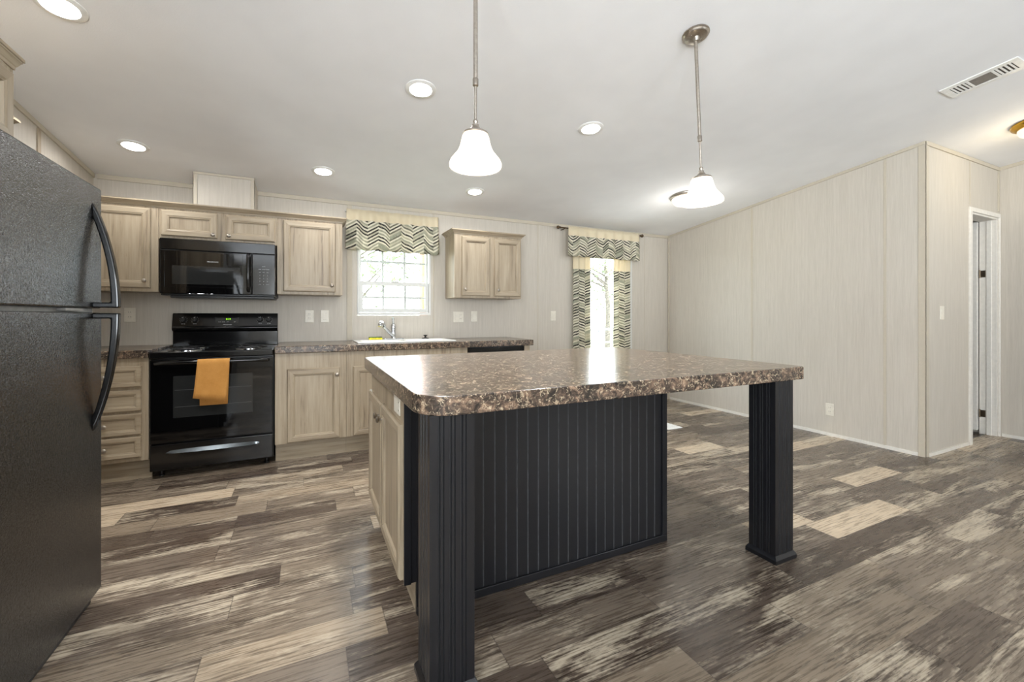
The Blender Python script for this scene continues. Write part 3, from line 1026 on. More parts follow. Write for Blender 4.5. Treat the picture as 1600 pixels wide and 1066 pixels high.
for a in ((0.392, 0.436, 3.862, 4.352), (1.224, 1.268, 3.862, 4.352), (0.436, 1.224, 3.862, 3.908), (0.436, 1.224, 4.208, 4.352), (0.815, 0.845, 3.908, 4.208)):
    box(bm, a[0], a[1], a[2], a[3], TOP + 0.0005, TOP + 0.0085)
bmesh.ops.remove_doubles(bm, verts=bm.verts[:], dist=1e-5)
obj('rim', bm, 'ceramic', sk, bevel=0.003)
ZR = TOP + 0.0087
fc = thing('faucet', 'chrome single-lever kitchen faucet behind the white sink', 'faucet', (0.762, 4.285, ZR))
FXc, FYc = 0.762, 4.285
obj('base_plate', prism(B(), rounded([(FXc - 0.10, FYc - 0.028, 0.027), (FXc + 0.10, FYc - 0.028, 0.027), (FXc + 0.10, FYc + 0.028, 0.027), (FXc - 0.10, FYc + 0.028, 0.027)], 6), ZR, ZR + 0.010), 'chrome', fc, bevel=0.002)
obj('body', lathe(B(), [(0.026, 0.010), (0.024, 0.02), (0.022, 0.07), (0.024, 0.11), (0.024, 0.135), (0.018, 0.15), (0.0, 0.154)], T(FXc, FYc, ZR), 24), 'chrome', fc, smooth=True)
sp_ = obj('spout', tube(B(), [(FXc, FYc - 0.01, ZR + 0.03), (FXc - 0.03, FYc - 0.035, ZR + 0.055), (FXc - 0.075, FYc - 0.085, ZR + 0.095), (FXc - 0.115, FYc - 0.130, ZR + 0.130)], [0.017, 0.016, 0.014, 0.014], 14), 'chrome', fc, smooth=True)
obj('spray_head', tube(B(), [(FXc - 0.100, FYc - 0.115, ZR + 0.130), (FXc - 0.124, FYc - 0.142, ZR + 0.158), (FXc - 0.136, FYc - 0.156, ZR + 0.162), (FXc - 0.145, FYc - 0.172, ZR + 0.148), (FXc - 0.148, FYc - 0.178, ZR + 0.132)], [0.015, 0.019, 0.023, 0.026, 0.025], 16), 'chrome', fc, smooth=True)
obj('lever', tube(B(), [(FXc, FYc, ZR + 0.150), (FXc - 0.002, FYc - 0.006, ZR + 0.170), (FXc - 0.006, FYc - 0.018, ZR + 0.196), (FXc - 0.008, FYc - 0.026, ZR + 0.210)], [0.012, 0.011, 0.014, 0.011], 12), 'chrome', fc, smooth=True)
so = thing('sponge', 'small yellow sponge with a green scouring side lying on the sink rim', 'sponge', (0.60, 4.29, ZR))
obj('foam', bx(0.535, 0.655, 4.262, 4.330, ZR, ZR + 0.018), 'sponge', so, bevel=0.004)
obj('scouring_pad', bx(0.536, 0.654, 4.263, 4.329, ZR + 0.0182, ZR + 0.026), 'scour', so, bevel=0.002)
ss = obj('sink_strainer', lathe(B(), [(0.0, 0.0), (0.036, 0.0), (0.036, 0.006), (0.012, 0.010), (0.008, 0.024), (0.020, 0.030), (0.022, 0.036), (0.0, 0.039)], T(1.080, 4.285, ZR), 20), 'black_matte', smooth=True)
tag(ss, 'small black sink strainer sitting on the rim right of the faucet', 'strainer')

# ------------------------------------------------------------------ range
rx0, rx1 = -0.993, -0.237
rg = thing('range', 'black freestanding electric range between the greige base cabinets', 'stove', ((rx0 + rx1) / 2, 4.1, 0))
RF = 3.775
obj('body', bx(rx0, rx1, RF + 0.045, 4.395, 0.055, 0.845), 'black_matte', rg)
for x in (rx0 + 0.05, rx1 - 0.05):
    for y in (RF + 0.09, 4.34):
        obj('foot', lathe(B(), [(0.018, 0.0), (0.018, 0.012), (0.010, 0.014), (0.010, 0.056)], T(x, y, 0), 14), 'black_matte', rg, smooth=True)
ck = obj('cooktop', bx(rx0 - 0.002, rx1 + 0.002, RF - 0.005, 4.330, 0.847, 0.896), 'black_gloss', rg, bevel=0.008, seg=3)
for (bxx, byy, br) in ((-0.815, 3.935, 0.098), (-0.415, 3.935, 0.078), (-0.815, 4.190, 0.078), (-0.415, 4.190, 0.098)):
    bn = obj('drip_pan', lathe(B(), [(br + 0.012, 0.0), (br + 0.012, 0.004), (br, 0.0045), (br - 0.02, 0.0015), (0.02, 0.001), (0, 0.001)], T(bxx, byy, 0.8962), 32), 'chrome', ck, smooth=True)
    pts = []
    for i in range(76):
        a = i / 75 * 2 * PI * 3.6
        rr_ = 0.018 + (br - 0.026) * i / 75
        pts.append((bxx + rr_ * math.cos(a), byy + rr_ * math.sin(a), 0.906))
    obj('burner_coil', tube(B(), pts, 0.0048, 6), 'coil', ck, smooth=True)
# oven door
od = obj('oven_door', bx(rx0 + 0.002, rx1 - 0.002, RF, RF + 0.044, 0.252, 0.838), 'black_glass', rg, bevel=0.006, seg=3)
obj('window', bx(rx0 + 0.135, rx1 - 0.135, RF - 0.0012, RF - 0.0002, 0.425, 0.722), 'smoked', od, label='grey oven window showing rack lines')
bm = B()
for z in (0.50, 0.62):
    box(bm, rx0 + 0.145, rx1 - 0.145, RF - 0.0022, RF - 0.0013, z, z + 0.003)
obj('oven_rack', bm, 'rack', od)
hp_ = [(rx0 + 0.035, RF + 0.002, 0.815), (rx0 + 0.045, RF - 0.030, 0.818), (rx0 + 0.09, RF - 0.042, 0.820), (-0.615, RF - 0.046, 0.821), (rx1 - 0.09, RF - 0.042, 0.820), (rx1 - 0.045, RF - 0.030, 0.818), (rx1 - 0.035, RF + 0.002, 0.815)]
obj('handle', tube(B(), hp_, 0.013, 12), 'black_gloss', od, smooth=True)
dr = obj('drawer', bx(rx0 + 0.002, rx1 - 0.002, RF + 0.002, RF + 0.044, 0.060, 0.242), 'black_gloss', rg, bevel=0.006, seg=3)
# scooped drawer pull: a swept lip
bm = B()
n = 24
lo, hi, fr_ = [], [], []
for i in range(n + 1):
    s = i / n
    x = rx0 + 0.092 + (rx1 - rx0 - 0.184) * s
    e = min(1.0, math.sin(PI * s) * 4)
    lo.append(bm.verts.new((x, RF + 0.003, 0.168 + 0.006 * (1 - math.sin(PI * s)))))
    fr_.append(bm.verts.new((x, RF + 0.002 - 0.022 * e, 0.176 + 0.006 * (1 - math.sin(PI * s)))))
    hi.append(bm.verts.new((x, RF + 0.003, 0.198 + 0.004 * math.sin(PI * s) - 0.006 * (1 - e))))
for i in range(n):
    bm.faces.new((lo[i], lo[i + 1], fr_[i + 1], fr_[i]))
    bm.faces.new((fr_[i], fr_[i + 1], hi[i + 1], hi[i]))
    bm.faces.new((hi[i], hi[i + 1], lo[i + 1], lo[i]))
obj('handle', bm, 'pewter', dr, smooth=True)
# backguard console
bgy = 4.335
poly = [(bgy + 0.022, 0.8965), (bgy + 0.022, 1.020), (bgy - 0.004, 1.032), (bgy - 0.012, 1.050), (bgy - 0.006, 1.066), (bgy + 0.018, 1.166), (bgy + 0.026, 1.174), (4.398, 1.174), (4.398, 0.8965)]
bg = obj('backguard', prism_axis(B(), poly, rx0, rx1, 0), 'black_gloss', rg, bevel=0.004)
lean = math.atan2(0.024, 0.100)
def console(x, z, out=0.0):
    """matrix on the leaning console face"""
    y = bgy - 0.006 + 0.024 * (z - 1.066) / 0.100
    return T(x, y - out, z) @ RX(PI / 2 - lean)
for x in (-0.918, -0.840, -0.372, -0.306):
    kb = obj('knob', lathe(B(), [(0.0, 0.0), (0.021, 0.0), (0.021, 0.005), (0.017, 0.008), (0.015, 0.022), (0.0, 0.023)], console(x, 1.118, 0.0008), 20), 'black_matte', bg, smooth=True)
    bm = bx(-0.0035, 0.0035, -0.016, 0.016, 0.020, 0.031)
    bm.transform(console(x, 1.118, 0.0008))
    obj('grip', bm, 'black_matte', kb, bevel=0.001)
    bm = bx(-0.0018, 0.0018, 0.010, 0.0155, 0.031, 0.0314)
    bm.transform(console(x, 1.118, 0.0008))
    obj('pointer', bm, 'text', kb)
    bm = B()
    for k in range(9):
        a = math.radians(-40 + 260 * k / 8)
        box(bm, 0.026 * math.cos(a) - 0.0013, 0.026 * math.cos(a) + 0.0013, 0.026 * math.sin(a) - 0.0013, 0.026 * math.sin(a) + 0.0013, 0, 0.0006)
    bm.transform(console(x, 1.118, 0.0006))
    obj('dial_marks', bm, 'text', bg)
    obj('lettering', text_bm('LO HI', 0.010, console(x, 1.085, 0.0012)), 'text', bg, normals=False)
bm = prism(B(), [(-0.080, -0.030), (0.080, -0.030), (0.086, 0.022), (0.060, 0.016), (-0.060, 0.016), (-0.086, 0.022)], 0, 0.003)
bm.transform(console(-0.616, 1.118, 0.0008))
dp = obj('display', bm, 'smoked', bg)
obj('clock_digits', text_bm('8:34', 0.021, console(-0.606, 1.124, 0.0042)), 'digits', dp, normals=False, label='glowing green clock digits')
for sx, sw in ((-0.668, 'BAKE'), (-0.640, 'BROIL'), (-0.612, 'OFF'), (-0.560, 'SET')):
    obj('lettering', text_bm(sw, 0.0085, console(sx, 1.100, 0.0042)), 'text', dp, normals=False)
obj('lettering', text_bm('FRIGIDAIRE', 0.0125, console(-0.612, 1.077, 0.0012)), 'text', bg, normals=False)

# towel over the oven door handle
def towel():
    bm = B()
    hy = RF - 0.0450
    z0 = 0.8215
    cols = 14
    front = [(-0.018, -0.305), (-0.018, -0.24), (-0.0175, -0.16), (-0.017, -0.08), (-0.017, -0.02), (-0.0155, 0.004), (-0.009, 0.0155), (0.0, 0.0185), (0.009, 0.0155), (0.0155, 0.004), (0.017, -0.03), (0.0175, -0.12), (0.018, -0.20), (0.018, -0.318)]
    grid = []
    for i in range(cols + 1):
        u = i / cols
        colv = []
        for k, (dy, dz) in enumerate(front):
            fr_ = min(1.0, max(0.0, -dz / 0.3))
            xl = -0.706 - 0.026 * fr_
            xr = -0.512 - 0.022 * fr_
            if k > 8:
                xl, xr = -0.702 + 0.004 * fr_, -0.516 - 0.012 * fr_
            w = 0.0022 * math.sin(u * 13 + 0.5) * fr_
            zc = z0 + dz
            if k == 0:
                zc += 0.050 * 1 - 0.042 * u
            if k == 1:
                zc += 0.02 - 0.018 * u
            colv.append(bm.verts.new((xl + (xr - xl) * u, hy + dy - (abs(w) if dy < 0 else -0.0), zc)))
        grid.append(colv)
    for i in range(cols):
        for k in range(len(front) - 1):
            bm.faces.new((grid[i][k], grid[i + 1][k], grid[i + 1][k + 1], grid[i][k + 1]))
    return bm
tw = obj('dish_towel', towel(), 'towel', smooth=True)
sdm = tw.modifiers.new('cloth', 'SOLIDIFY')
sdm.thickness = 0.003
sdm.offset = 0.0
tag(tw, 'folded orange terry dish towel hanging over the oven door handle', 'towel')

# ------------------------------------------------------------------ curtains
def pleated(x0, x1, zt, zb, y, folds, amp, mats, split, flare=0.0, nseg=None, zwave=0.0, gather_top=True, ph=0.0, thick=0.0025, seed=1):
    """hanging cloth with UV in metres; faces above `split` use material 1"""
    bm = B()
    uvl = bm.loops.layers.uv.new('UVMap')
    n = folds * 10
    zs = [zt]
    k = max(6, int((zt - zb) / 0.05))
    zs = [zt + (zb - zt) * i / k for i in range(k + 1)]
    if split is not None and all(abs(z - split) > 1e-4 for z in zs):
        zs = sorted(zs + [split], reverse=True)
    rnd = random.Random(seed)
    phs = [rnd.uniform(-0.5, 0.5) for _ in range(folds + 2)]
    grid, us = [], []
    for z in zs:
        fz = (zt - z) / (zt - zb)
        rowv, rowu = [], []
        pu, pp = 0.0, None
        for i in range(n + 1):
            s = i / n
            j = s * folds
            q = 2 * PI * j + ph + 0.6 * phs[int(j) % len(phs)] * math.sin(PI * (j % 1))
            xc = (x0 + x1) / 2
            x = xc + (x0 + (x1 - x0) * s - xc) * (1 + flare * fz)
            a = amp * (0.45 + 0.55 * min(1, fz * 3))
            yy = y + a * math.sin(q)
            zz = z + (zwave * math.sin(q * 1.0 + 0.7) * (1 if z == zs[-1] else 0))
            p_ = Vector((x, yy, 0))
            pu = (x0 + (x1 - x0) * s) * 1.05 + 0.004 * math.sin(q)
            rowv.append(bm.verts.new((x, yy, zz)))
            rowu.append(pu)
        grid.append(rowv)
        us.append(rowu)
    for r in range(len(zs) - 1):
        for i in range(n):
            fce = bm.faces.new((grid[r][i], grid[r + 1][i], grid[r + 1][i + 1], grid[r][i + 1]))
            fce.material_index = 1 if (split is not None and zs[r + 1] >= split - 1e-4) else 0
            fce.smooth = True
            for lp, (rr_, ii) in zip(fce.loops, ((r, i), (r + 1, i), (r + 1, i + 1), (r, i + 1))):
                lp[uvl].uv = (us[rr_][ii], zs[rr_])
    return bm
def cloth(name, bm, mats, thick=0.0025):
    o = obj(name, bm, mats, normals=False)
    m_ = o.modifiers.new('cloth', 'SOLIDIFY')
    m_.thickness = thick
    return o
kv = cloth('window_valance', pleated(0.340, 1.232, 2.176, 1.786, 4.350, 7, 0.022, None, 2.073, 0.025, zwave=0.008, seed=3), ['chevron', 'cream'])
tag(kv, 'chevron valance with cream header gathered across the top of the sink window', 'valance')
krod = obj('curtain_rod', tube(B(), [(0.335, 4.415, 2.16), (0.335, 4.385, 2.16), (0.345, 4.381, 2.16), (1.228, 4.381, 2.16), (1.238, 4.385, 2.16), (1.238, 4.415, 2.16)], 0.005, 8), 'white', smooth=True)
tag(krod, 'thin white curtain rod behind the sink window valance', 'curtain rod')

ZRod = 2.205
pr = thing('curtain_rod', 'bronze curtain rod with ball finials above the glazed door', 'curtain rod', (3.33, 4.33, ZRod))
obj('rod', tube(B(), [(2.72, 4.335, ZRod), (3.94, 4.335, ZRod)], 0.007, 10), 'iron', pr, smooth=True)
for x, sg in ((2.72, -1), (3.94, 1)):
    obj('finial', lathe(B(), [(0.009, 0), (0.013, 0.006), (0.008, 0.012), (0.014, 0.02), (0.021, 0.032), (0.019, 0.045), (0.010, 0.054), (0, 0.056)], T(x, 4.335, ZRod) @ RY(sg * PI / 2), 18), 'iron', pr, smooth=True)
for x in (2.775, 3.905):
    obj('bracket', tube(B(), [(x, WB - 0.001, ZRod - 0.012), (x, 4.355, ZRod - 0.012), (x, 4.335, ZRod - 0.007)], 0.006, 8), 'iron', pr, smooth=True)
pv_ = cloth('door_valance', pleated(2.812, 3.902, 2.222, 1.868, 4.305, 8, 0.010, None, 2.115, 0.012, zwave=0.006, seed=8), ['chevron', 'cream'])
tag(pv_, 'chevron valance with cream header hanging over the glazed door', 'valance')
GC = 'curtain panels at the glazed door'
c1 = cloth('curtain', pleated(2.915, 3.170, 2.05, 0.04, 4.362, 3, 0.022, None, 1.725, 0.03, seed=5), ['chevron', 'cream'])
tag(c1, 'long chevron curtain panel hanging on the left side of the glazed door', 'curtain', GC)
c2 = cloth('curtain', pleated(3.540, 3.812, 2.05, 0.04, 4.362, 3, 0.022, None, 1.725, 0.03, ph=1.0, seed=6), ['chevron', 'cream'])
tag(c2, 'long chevron curtain panel hanging on the right side of the glazed door', 'curtain', GC)

# ------------------------------------------------------------------ switches and outlets
def plate(name, label, cat, face, plane, a, z, w=0.072, h=0.115, kinds=('outlet',), group='wall plates'):
    f = mapper(face, plane)
    base = f(a, 0, z - h / 2)
    o = thing(name, label, cat, base, group)
    def cub(A0, A1, D0, D1, B0, B1):
        p0, p1 = f(A0, D0, B0), f(A1, D1, B1)
        return bx(*[v for i in range(3) for v in sorted((p0[i], p1[i]))])
    obj('cover_plate', cub(a - w / 2, a + w / 2, 0.0005, 0.006, z - h / 2, z + h / 2), 'plate', o, bevel=0.0025)
    for i, kd in enumerate(kinds):
        ac = a + (i - (len(kinds) - 1) / 2) * 0.046
        if kd == 'switch':
            obj('rocker', cub(ac - 0.016, ac + 0.016, 0.006, 0.010, z - 0.033, z + 0.033), 'plate', o, bevel=0.002)
        else:
            for dz in (-0.019, 0.019):
                rc = obj('receptacle', cub(ac - 0.016, ac + 0.016, 0.006, 0.008, z + dz - 0.014, z + dz + 0.014), 'plate', o, bevel=0.003)
                for da in (-0.006, 0.006):
                    obj('slot', cub(ac + da - 0.0012, ac + da + 0.0012, 0.008, 0.0084, z + dz - 0.002, z + dz + 0.007), 'plate_dark', rc)
    return o
plate('wall_outlet', 'cream outlet on the back wall left of the range, beside the fridge handle', 'outlet', '-y', WB, -1.283, 1.160)
plate('wall_outlet', 'cream outlet on the back wall just right of the range', 'outlet', '-y', WB, 0.019, 1.148)
plate('light_switch', 'cream switch plate between an outlet and the batten left of the sink window', 'switch', '-y', WB, 0.151, 1.148, kinds=('switch',))
plate('wall_outlet', 'wide two-gang plate under the right upper cabinet beside the sink window', 'outlet', '-y', WB, 1.474, 1.140, w=0.117, kinds=('switch', 'outlet'))
plate('light_switch', 'narrow cream switch plate under the right upper cabinet', 'switch', '-y', WB, 1.654, 1.146, kinds=('switch',))
plate('light_switch', 'cream switch plate on the bare wall left of the long curtains', 'switch', '-y', WB, 2.665, 1.153, kinds=('switch',))
plate('light_switch', 'cream switch plate on the hall wall beside the open door', 'switch', '-y', WH, 4.806, 1.177, kinds=('switch',))
plate('wall_outlet', 'low outlet near the floor on the long right wall', 'outlet', '-x', WR, 2.384, 0.252)

# ------------------------------------------------------------------ island
IX0, IX1, IY0, IY1 = 0.293, 2.112, 1.212, 2.600
ic = obj('island_countertop', prism(B(), rounded([(IX0, IY0, 0.115), (IX1, IY0, 0.028), (IX1, IY1, 0.10), (IX0, IY1, 0.06)], 12), 0.855, TOP), 'stone', bevel=0.004)
tag(ic, 'large brown stone-look island worktop with rounded corners', 'countertop')
il = thing('island_cabinet', 'kitchen island base with greige doors and a black beadboard back', 'cabinet', (1.0, 2.1, 0))
CX0, CX1, CY0, CY1 = 0.335, 1.655, 1.640, 2.560
bm = bx(CX0, CX1, CY0 + 0.022, CY1, 0.128, 0.8545)
obj('body', bm, ['wood_z'], il, bevel=0.0015)
obj('toe_kick', bx(CX0 + 0.045, CX1 - 0.045, CY0 + 0.022, CY1 - 0.045, 0.0, 0.1275), 'wood_y', il)
cab_door(il, '-x', CX0, 2.112, 2.545, 0.133, 0.731, (2.150, 0.668))
cab_door(il, '-x', CX0, 1.668, 2.100, 0.133, 0.731, (2.062, 0.668))
# black beadboard back panel, notched over the toe kick
def bead_line(a0, a1, pitch, first, gw=0.006, gd=0.004):
    pts = [(a0, 0.0, 0)]
    g = first
    while g + gw < a1 - 0.004:
        pts += [(g - gw / 2, 0.0, 0), (g - gw / 4, gd, 1), (g + gw / 4, gd, 1), (g + gw / 2, 0.0, 1)]
        g += pitch
    pts.append((a1, 0.0, 0))
    return pts
def bead_panel(bm, a0, a1, z0, z1, pitch, first, y):
    pts = bead_line(a0, a1, pitch, first)
    lo = [bm.verts.new((a, y + d, z0)) for a, d, m_ in pts]
    hi = [bm.verts.new((a, y + d, z1)) for a, d, m_ in pts]
    for i in range(len(pts) - 1):
        bm.faces.new((lo[i], lo[i + 1], hi[i + 1], hi[i])).material_index = 1 if pts[i + 1][2] else 0
    b = [bm.verts.new(c) for c in ((a0, y + 0.020, z0), (a1, y + 0.020, z0), (a1, y + 0.020, z1), (a0, y + 0.020, z1))]
    bm.faces.new((b[3], b[2], b[1], b[0]))
    bm.faces.new(lo[::-1] + [b[0], b[1]])
    bm.faces.new(hi + [b[2], b[3]])
    bm.faces.new((lo[0], hi[0], b[3], b[0]))
    bm.faces.new((lo[-1], b[1], b[2], hi[-1]))
    return bm
bm = bead_panel(B(), CX0 + 0.045, CX1, 0.0, 0.8545, 0.0517, 0.604 - 0.0517 * 4, CY0)
box(bm, CX0, CX0 + 0.0449, CY0 + 0.001, CY0 + 0.020, 0.128, 0.8545)
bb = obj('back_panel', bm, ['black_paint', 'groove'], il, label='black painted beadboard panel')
bm = bx(CX0 + 0.046, CX1, CY0 - 0.010, CY0 - 0.0005, 0.0, 0.034)
obj('base_strip', bm, 'black_paint', il, bevel=0.002)
for q in ((CX1 - 0.022, CX1 + 0.0003, CY0 - 0.009, CY0 - 0.0005, 0.0345, 0.8545), (CX0 - 0.005, CX0 + 0.022, CY0 - 0.008, CY0 - 0.0005, 0.128, 0.8545)):
    obj('corner_strip', bx(*q), 'black_paint', il, bevel=0.0015)
obj('side_panel', bx(CX1 + 0.0005, CX1 + 0.008, CY0 - 0.009, CY1, 0.0, 0.8545), 'black_paint', il, bevel=0.0015)
op = thing('outlet_cover', 'small blank cover plate above the island doors', 'outlet cover', (CX0, 1.79, 0.75), None)
obj('cover_plate', bx(CX0 - 0.005, CX0 - 0.0005, 1.725, 1.840, 0.752, 0.822), 'plate', op, bevel=0.0015)
for y, z in ((1.742, 0.803), (1.742, 0.771)):
    obj('screw', lathe(B(), [(0.003, 0), (0.003, 0.001), (0, 0.0012)], T(CX0 - 0.005, y, z) @ FACE['-x'], 10), 'hinge', op)

# posts
def fluted(x0, x1, y0, y1, pitch_n, gw=0.0075, gd=0.006):
    out, grooves = [], set()
    def side(p, q, nrm):
        L = math.hypot(q[0] - p[0], q[1] - p[1])
        ux, uy = (q[0] - p[0]) / L, (q[1] - p[1]) / L
        out.append(p)
        for k in range(1, pitch_n + 1):
            c = L * k / (pitch_n + 1)
            for e in (-0.006, 0.006):
                for a, d in ((c + e - gw / 2, 0), (c + e - gw / 5, gd), (c + e + gw / 5, gd), (c + e + gw / 2, 0)):
                    if a < c + e + gw / 2 - 1e-6:
                        grooves.add(len(out))
                    out.append((p[0] + ux * a - nrm[0] * d, p[1] + uy * a - nrm[1] * d))
    side((x0, y0), (x1, y0), (0, -1))
    side((x1, y0), (x1, y1), (1, 0))
    side((x1, y1), (x0, y1), (0, 1))
    side((x0, y1), (x0, y0), (-1, 0))
    return out, grooves
def post(label, x0, x1, y0, y1):
    o = thing('island_post', label, 'post', ((x0 + x1) / 2, (y0 + y1) / 2, 0), 'fluted posts under the island worktop')
    outline, grooves = fluted(x0, x1, y0, y1, 3)
    bm = prism(B(), outline, 0.0, 0.8545)
    bm.faces.ensure_lookup_table()
    for i in grooves:
        bm.faces[2 + i].material_index = 1
    obj('shaft', bm, ['black_paint', 'groove_dim'], o)
    bm = B()
    e = 0.011
    prof = [(-0.0005 + 0.001, 0.0), (e, 0.0), (e, 0.018), (0.004, 0.030), (0.0005, 0.034)]
    path = [(x0, y0, -1, -1), (x1, y0, 1, -1), (x1, y1, 1, 1), (x0, y1, -1, 1)]
    rows = [[bm.verts.new((x + mx * q, y + my_ * q, z)) for q, z in prof] for x, y, mx, my_ in path]
    for i in range(4):
        a, b = rows[i], rows[(i + 1) % 4]
        for k in range(len(prof) - 1):
            bm.faces.new((a[k], b[k], b[k + 1], a[k + 1]))
    obj('base_molding', bm, 'black_paint', o)
    return o
post('black fluted post under the near left corner of the island worktop', 0.325, 0.466, 1.240, 1.381)
post('black fluted post standing free under the right end of the island worktop', 1.958, 2.090, 1.260, 1.392)

# ------------------------------------------------------------------ ceiling fixtures
def on_ceiling(x, y):
    return T(x, y, ceil_z(y)) @ RX(-TILT) @ RX(PI)      # local +Z points down out of the ceiling
DL = [(-1.085, 3.805, 'recessed ceiling light at the far left, above the upper cabinets'),
      (0.118, 3.805, 'recessed ceiling light above the corner cabinet left of the sink window'),
      (1.433, 3.805, 'recessed ceiling light above the right upper cabinet, seen right below the left pendant'),
      (-0.955, 2.490, 'recessed ceiling light at the top left, above the refrigerator'),
      (0.600, 2.490, 'recessed ceiling light just left of the left pendant'),
      (1.812, 2.490, 'recessed ceiling light between the two pendants')]
for x, y, lb in DL:
    m4 = on_ceiling(x, y)
    o = thing('recessed_light', lb, 'ceiling light', (x, y, ceil_z(y)), 'recessed ceiling lights')
    obj('trim_ring', lathe(B(), [(0.062, 0.001), (0.088, 0.001), (0.088, 0.004), (0.082, 0.007), (0.064, 0.009), (0.062, 0.006)], m4, 36, cap=False), 'white', o, smooth=True)
    obj('lens', lathe(B(), [(0.0615, 0.0012), (0.0615, 0.008), (0.054, 0.013), (0.04, 0.0155), (0.0, 0.017)], m4, 32), 'lamp', o, smooth=True)
    lp = m4 @ Vector((0, 0, 0.021))
    l_ = area_light('downlight_lamp', (0, 0, 0), (-TILT, 0, 0), 0.12, 0.12, DOWN_W * (0.30 if y > 3 else 1.0), (1.0, 0.995, 0.985), 'DISK', spread=math.radians(170 if y > 3 else 120))
    l_.parent = o
    l_.location = lp - LOC[o.name]

def pendant(label, x, y, tilt):
    zc = ceil_z(y)
    o = thing('pendant_light', label, 'pendant light', (x, y, zc), 'pendant lights over the island')
    m4 = on_ceiling(x, y)
    cn = obj('canopy', lathe(B(), [(0.0, 0.0008), (0.066, 0.0008), (0.066, 0.006), (0.060, 0.010), (0.058, 0.016), (0.050, 0.020), (0.018, 0.023), (0.012, 0.040), (0.0, 0.041)], m4, 36), 'nickel', o, smooth=True)
    a = m4 @ Vector((0.035, 0.0, 0.0215))
    for sx in (-0.036, 0.036):
        obj('screw', lathe(B(), [(0.005, 0.0), (0.005, 0.004), (0.0, 0.006)], m4 @ T(sx, 0.0, 0.0205), 10), 'nickel', cn, smooth=True)
    dz = Matrix.Translation((x, y, zc - 0.03)) @ RY(tilt)
    L1, L2 = zc - 0.03 - 2.055, zc - 0.03 - 1.905
    tube_ = lambda a_, b_, r: tube(B(), [dz @ Vector((0, 0, -a_)), dz @ Vector((0, 0, -b_))], r, 12)
    obj('rod', tube_(0.0, L1, 0.0085), 'nickel', o, smooth=True)
    obj('collar', lathe(B(), [(0.0088, 0.018), (0.0112, 0.016), (0.0112, -0.010), (0.006, -0.014)], dz @ T(0, 0, -L1), 16), 'nickel', o, smooth=True)
    obj('lower_rod', tube_(L1 + 0.010, L2, 0.0055), 'nickel', o, smooth=True)
    m5 = dz @ T(0, 0, -L2)
    obj('socket_cap', lathe(B(), [(0.0, 0.010), (0.006, 0.009), (0.0095, 0.003), (0.0095, -0.002), (0.007, -0.006), (0.008, -0.010), (0.013, -0.012), (0.013, -0.018), (0.022, -0.032), (0.034, -0.038), (0.048, -0.044), (0.050, -0.052), (0.046, -0.052), (0.0, -0.046)], m5, 30), 'nickel', o, smooth=True)
    prof = [(0.046, -0.046), (0.052, -0.062), (0.056, -0.080), (0.061, -0.100), (0.070, -0.120), (0.084, -0.137), (0.096, -0.152), (0.1015, -0.166), (0.1005, -0.176), (0.097, -0.179)]
    inner = [(r - 0.004, z + 0.001) for r, z in reversed(prof)]
    obj('lamp_shade', lathe(B(), prof + inner, m5, 44, cap=False), 'shade', o, smooth=True, label='bell-shaped frosted white glass shade, lit')
    obj('bulb', lathe(B(), [(0.0, -0.052), (0.013, -0.054), (0.014, -0.080), (0.026, -0.100), (0.030, -0.118), (0.024, -0.138), (0.0, -0.146)], m5, 20), 'bulb', o, smooth=True)
    pl_ = bpy.data.lights.new('pendant_bulb_lamp', 'POINT')
    pl_.energy = PEND_W
    pl_.color = (1.0, 0.965, 0.91)
    pl_.shadow_soft_size = 0.03
    lo_ = bpy.data.objects.new('pendant_bulb_lamp', pl_)
    C.objects.link(lo_)
    lo_.parent = o
    lo_.location = (m5 @ Vector((0, 0, -0.172))) - LOC[o.name]
    return o
pendant('nickel pendant lamp with white bell shade, the left one with a straight rod', 0.590, 1.559, 0.0)
pendant('nickel pendant lamp with white bell shade, the right one with its ceiling canopy showing', 1.784, 1.559, -0.058)

fmx, fmy = 3.535, 3.225
o = thing('flush_mount_light', 'flush ceiling light with a white glass bowl, partly behind the right pendant', 'ceiling light', (fmx, fmy, ceil_z(fmy)))
m4 = on_ceiling(fmx, fmy)
obj('canopy', lathe(B(), [(0.0, 0.0008), (0.150, 0.0008), (0.152, 0.010), (0.146, 0.020), (0.136, 0.026), (0.0, 0.026)], m4, 40), 'nickel', o, smooth=True)
obj('glass_bowl', lathe(B(), [(0.134, 0.027), (0.136, 0.040), (0.126, 0.062), (0.104, 0.084), (0.066, 0.100), (0.02, 0.106), (0.0, 0.106)], m4, 40), 'shade', o, smooth=True)
obj('finial', lathe(B(), [(0.0, 0.1065), (0.012, 0.107), (0.013, 0.112), (0.006, 0.116), (0.009, 0.124), (0.0, 0.130)], m4, 16), 'nickel', o, smooth=True)
pl_ = bpy.data.lights.new('flush_lamp', 'POINT')
pl_.energy = 2.4
pl_.color = (1.0, 0.965, 0.91)
pl_.shadow_soft_size = 0.12
lo_ = bpy.data.objects.new('flush_lamp', pl_)
C.objects.link(lo_)
lo_.parent = o
lo_.location = (m4 @ Vector((0, 0, 0.25))) - LOC[o.name]

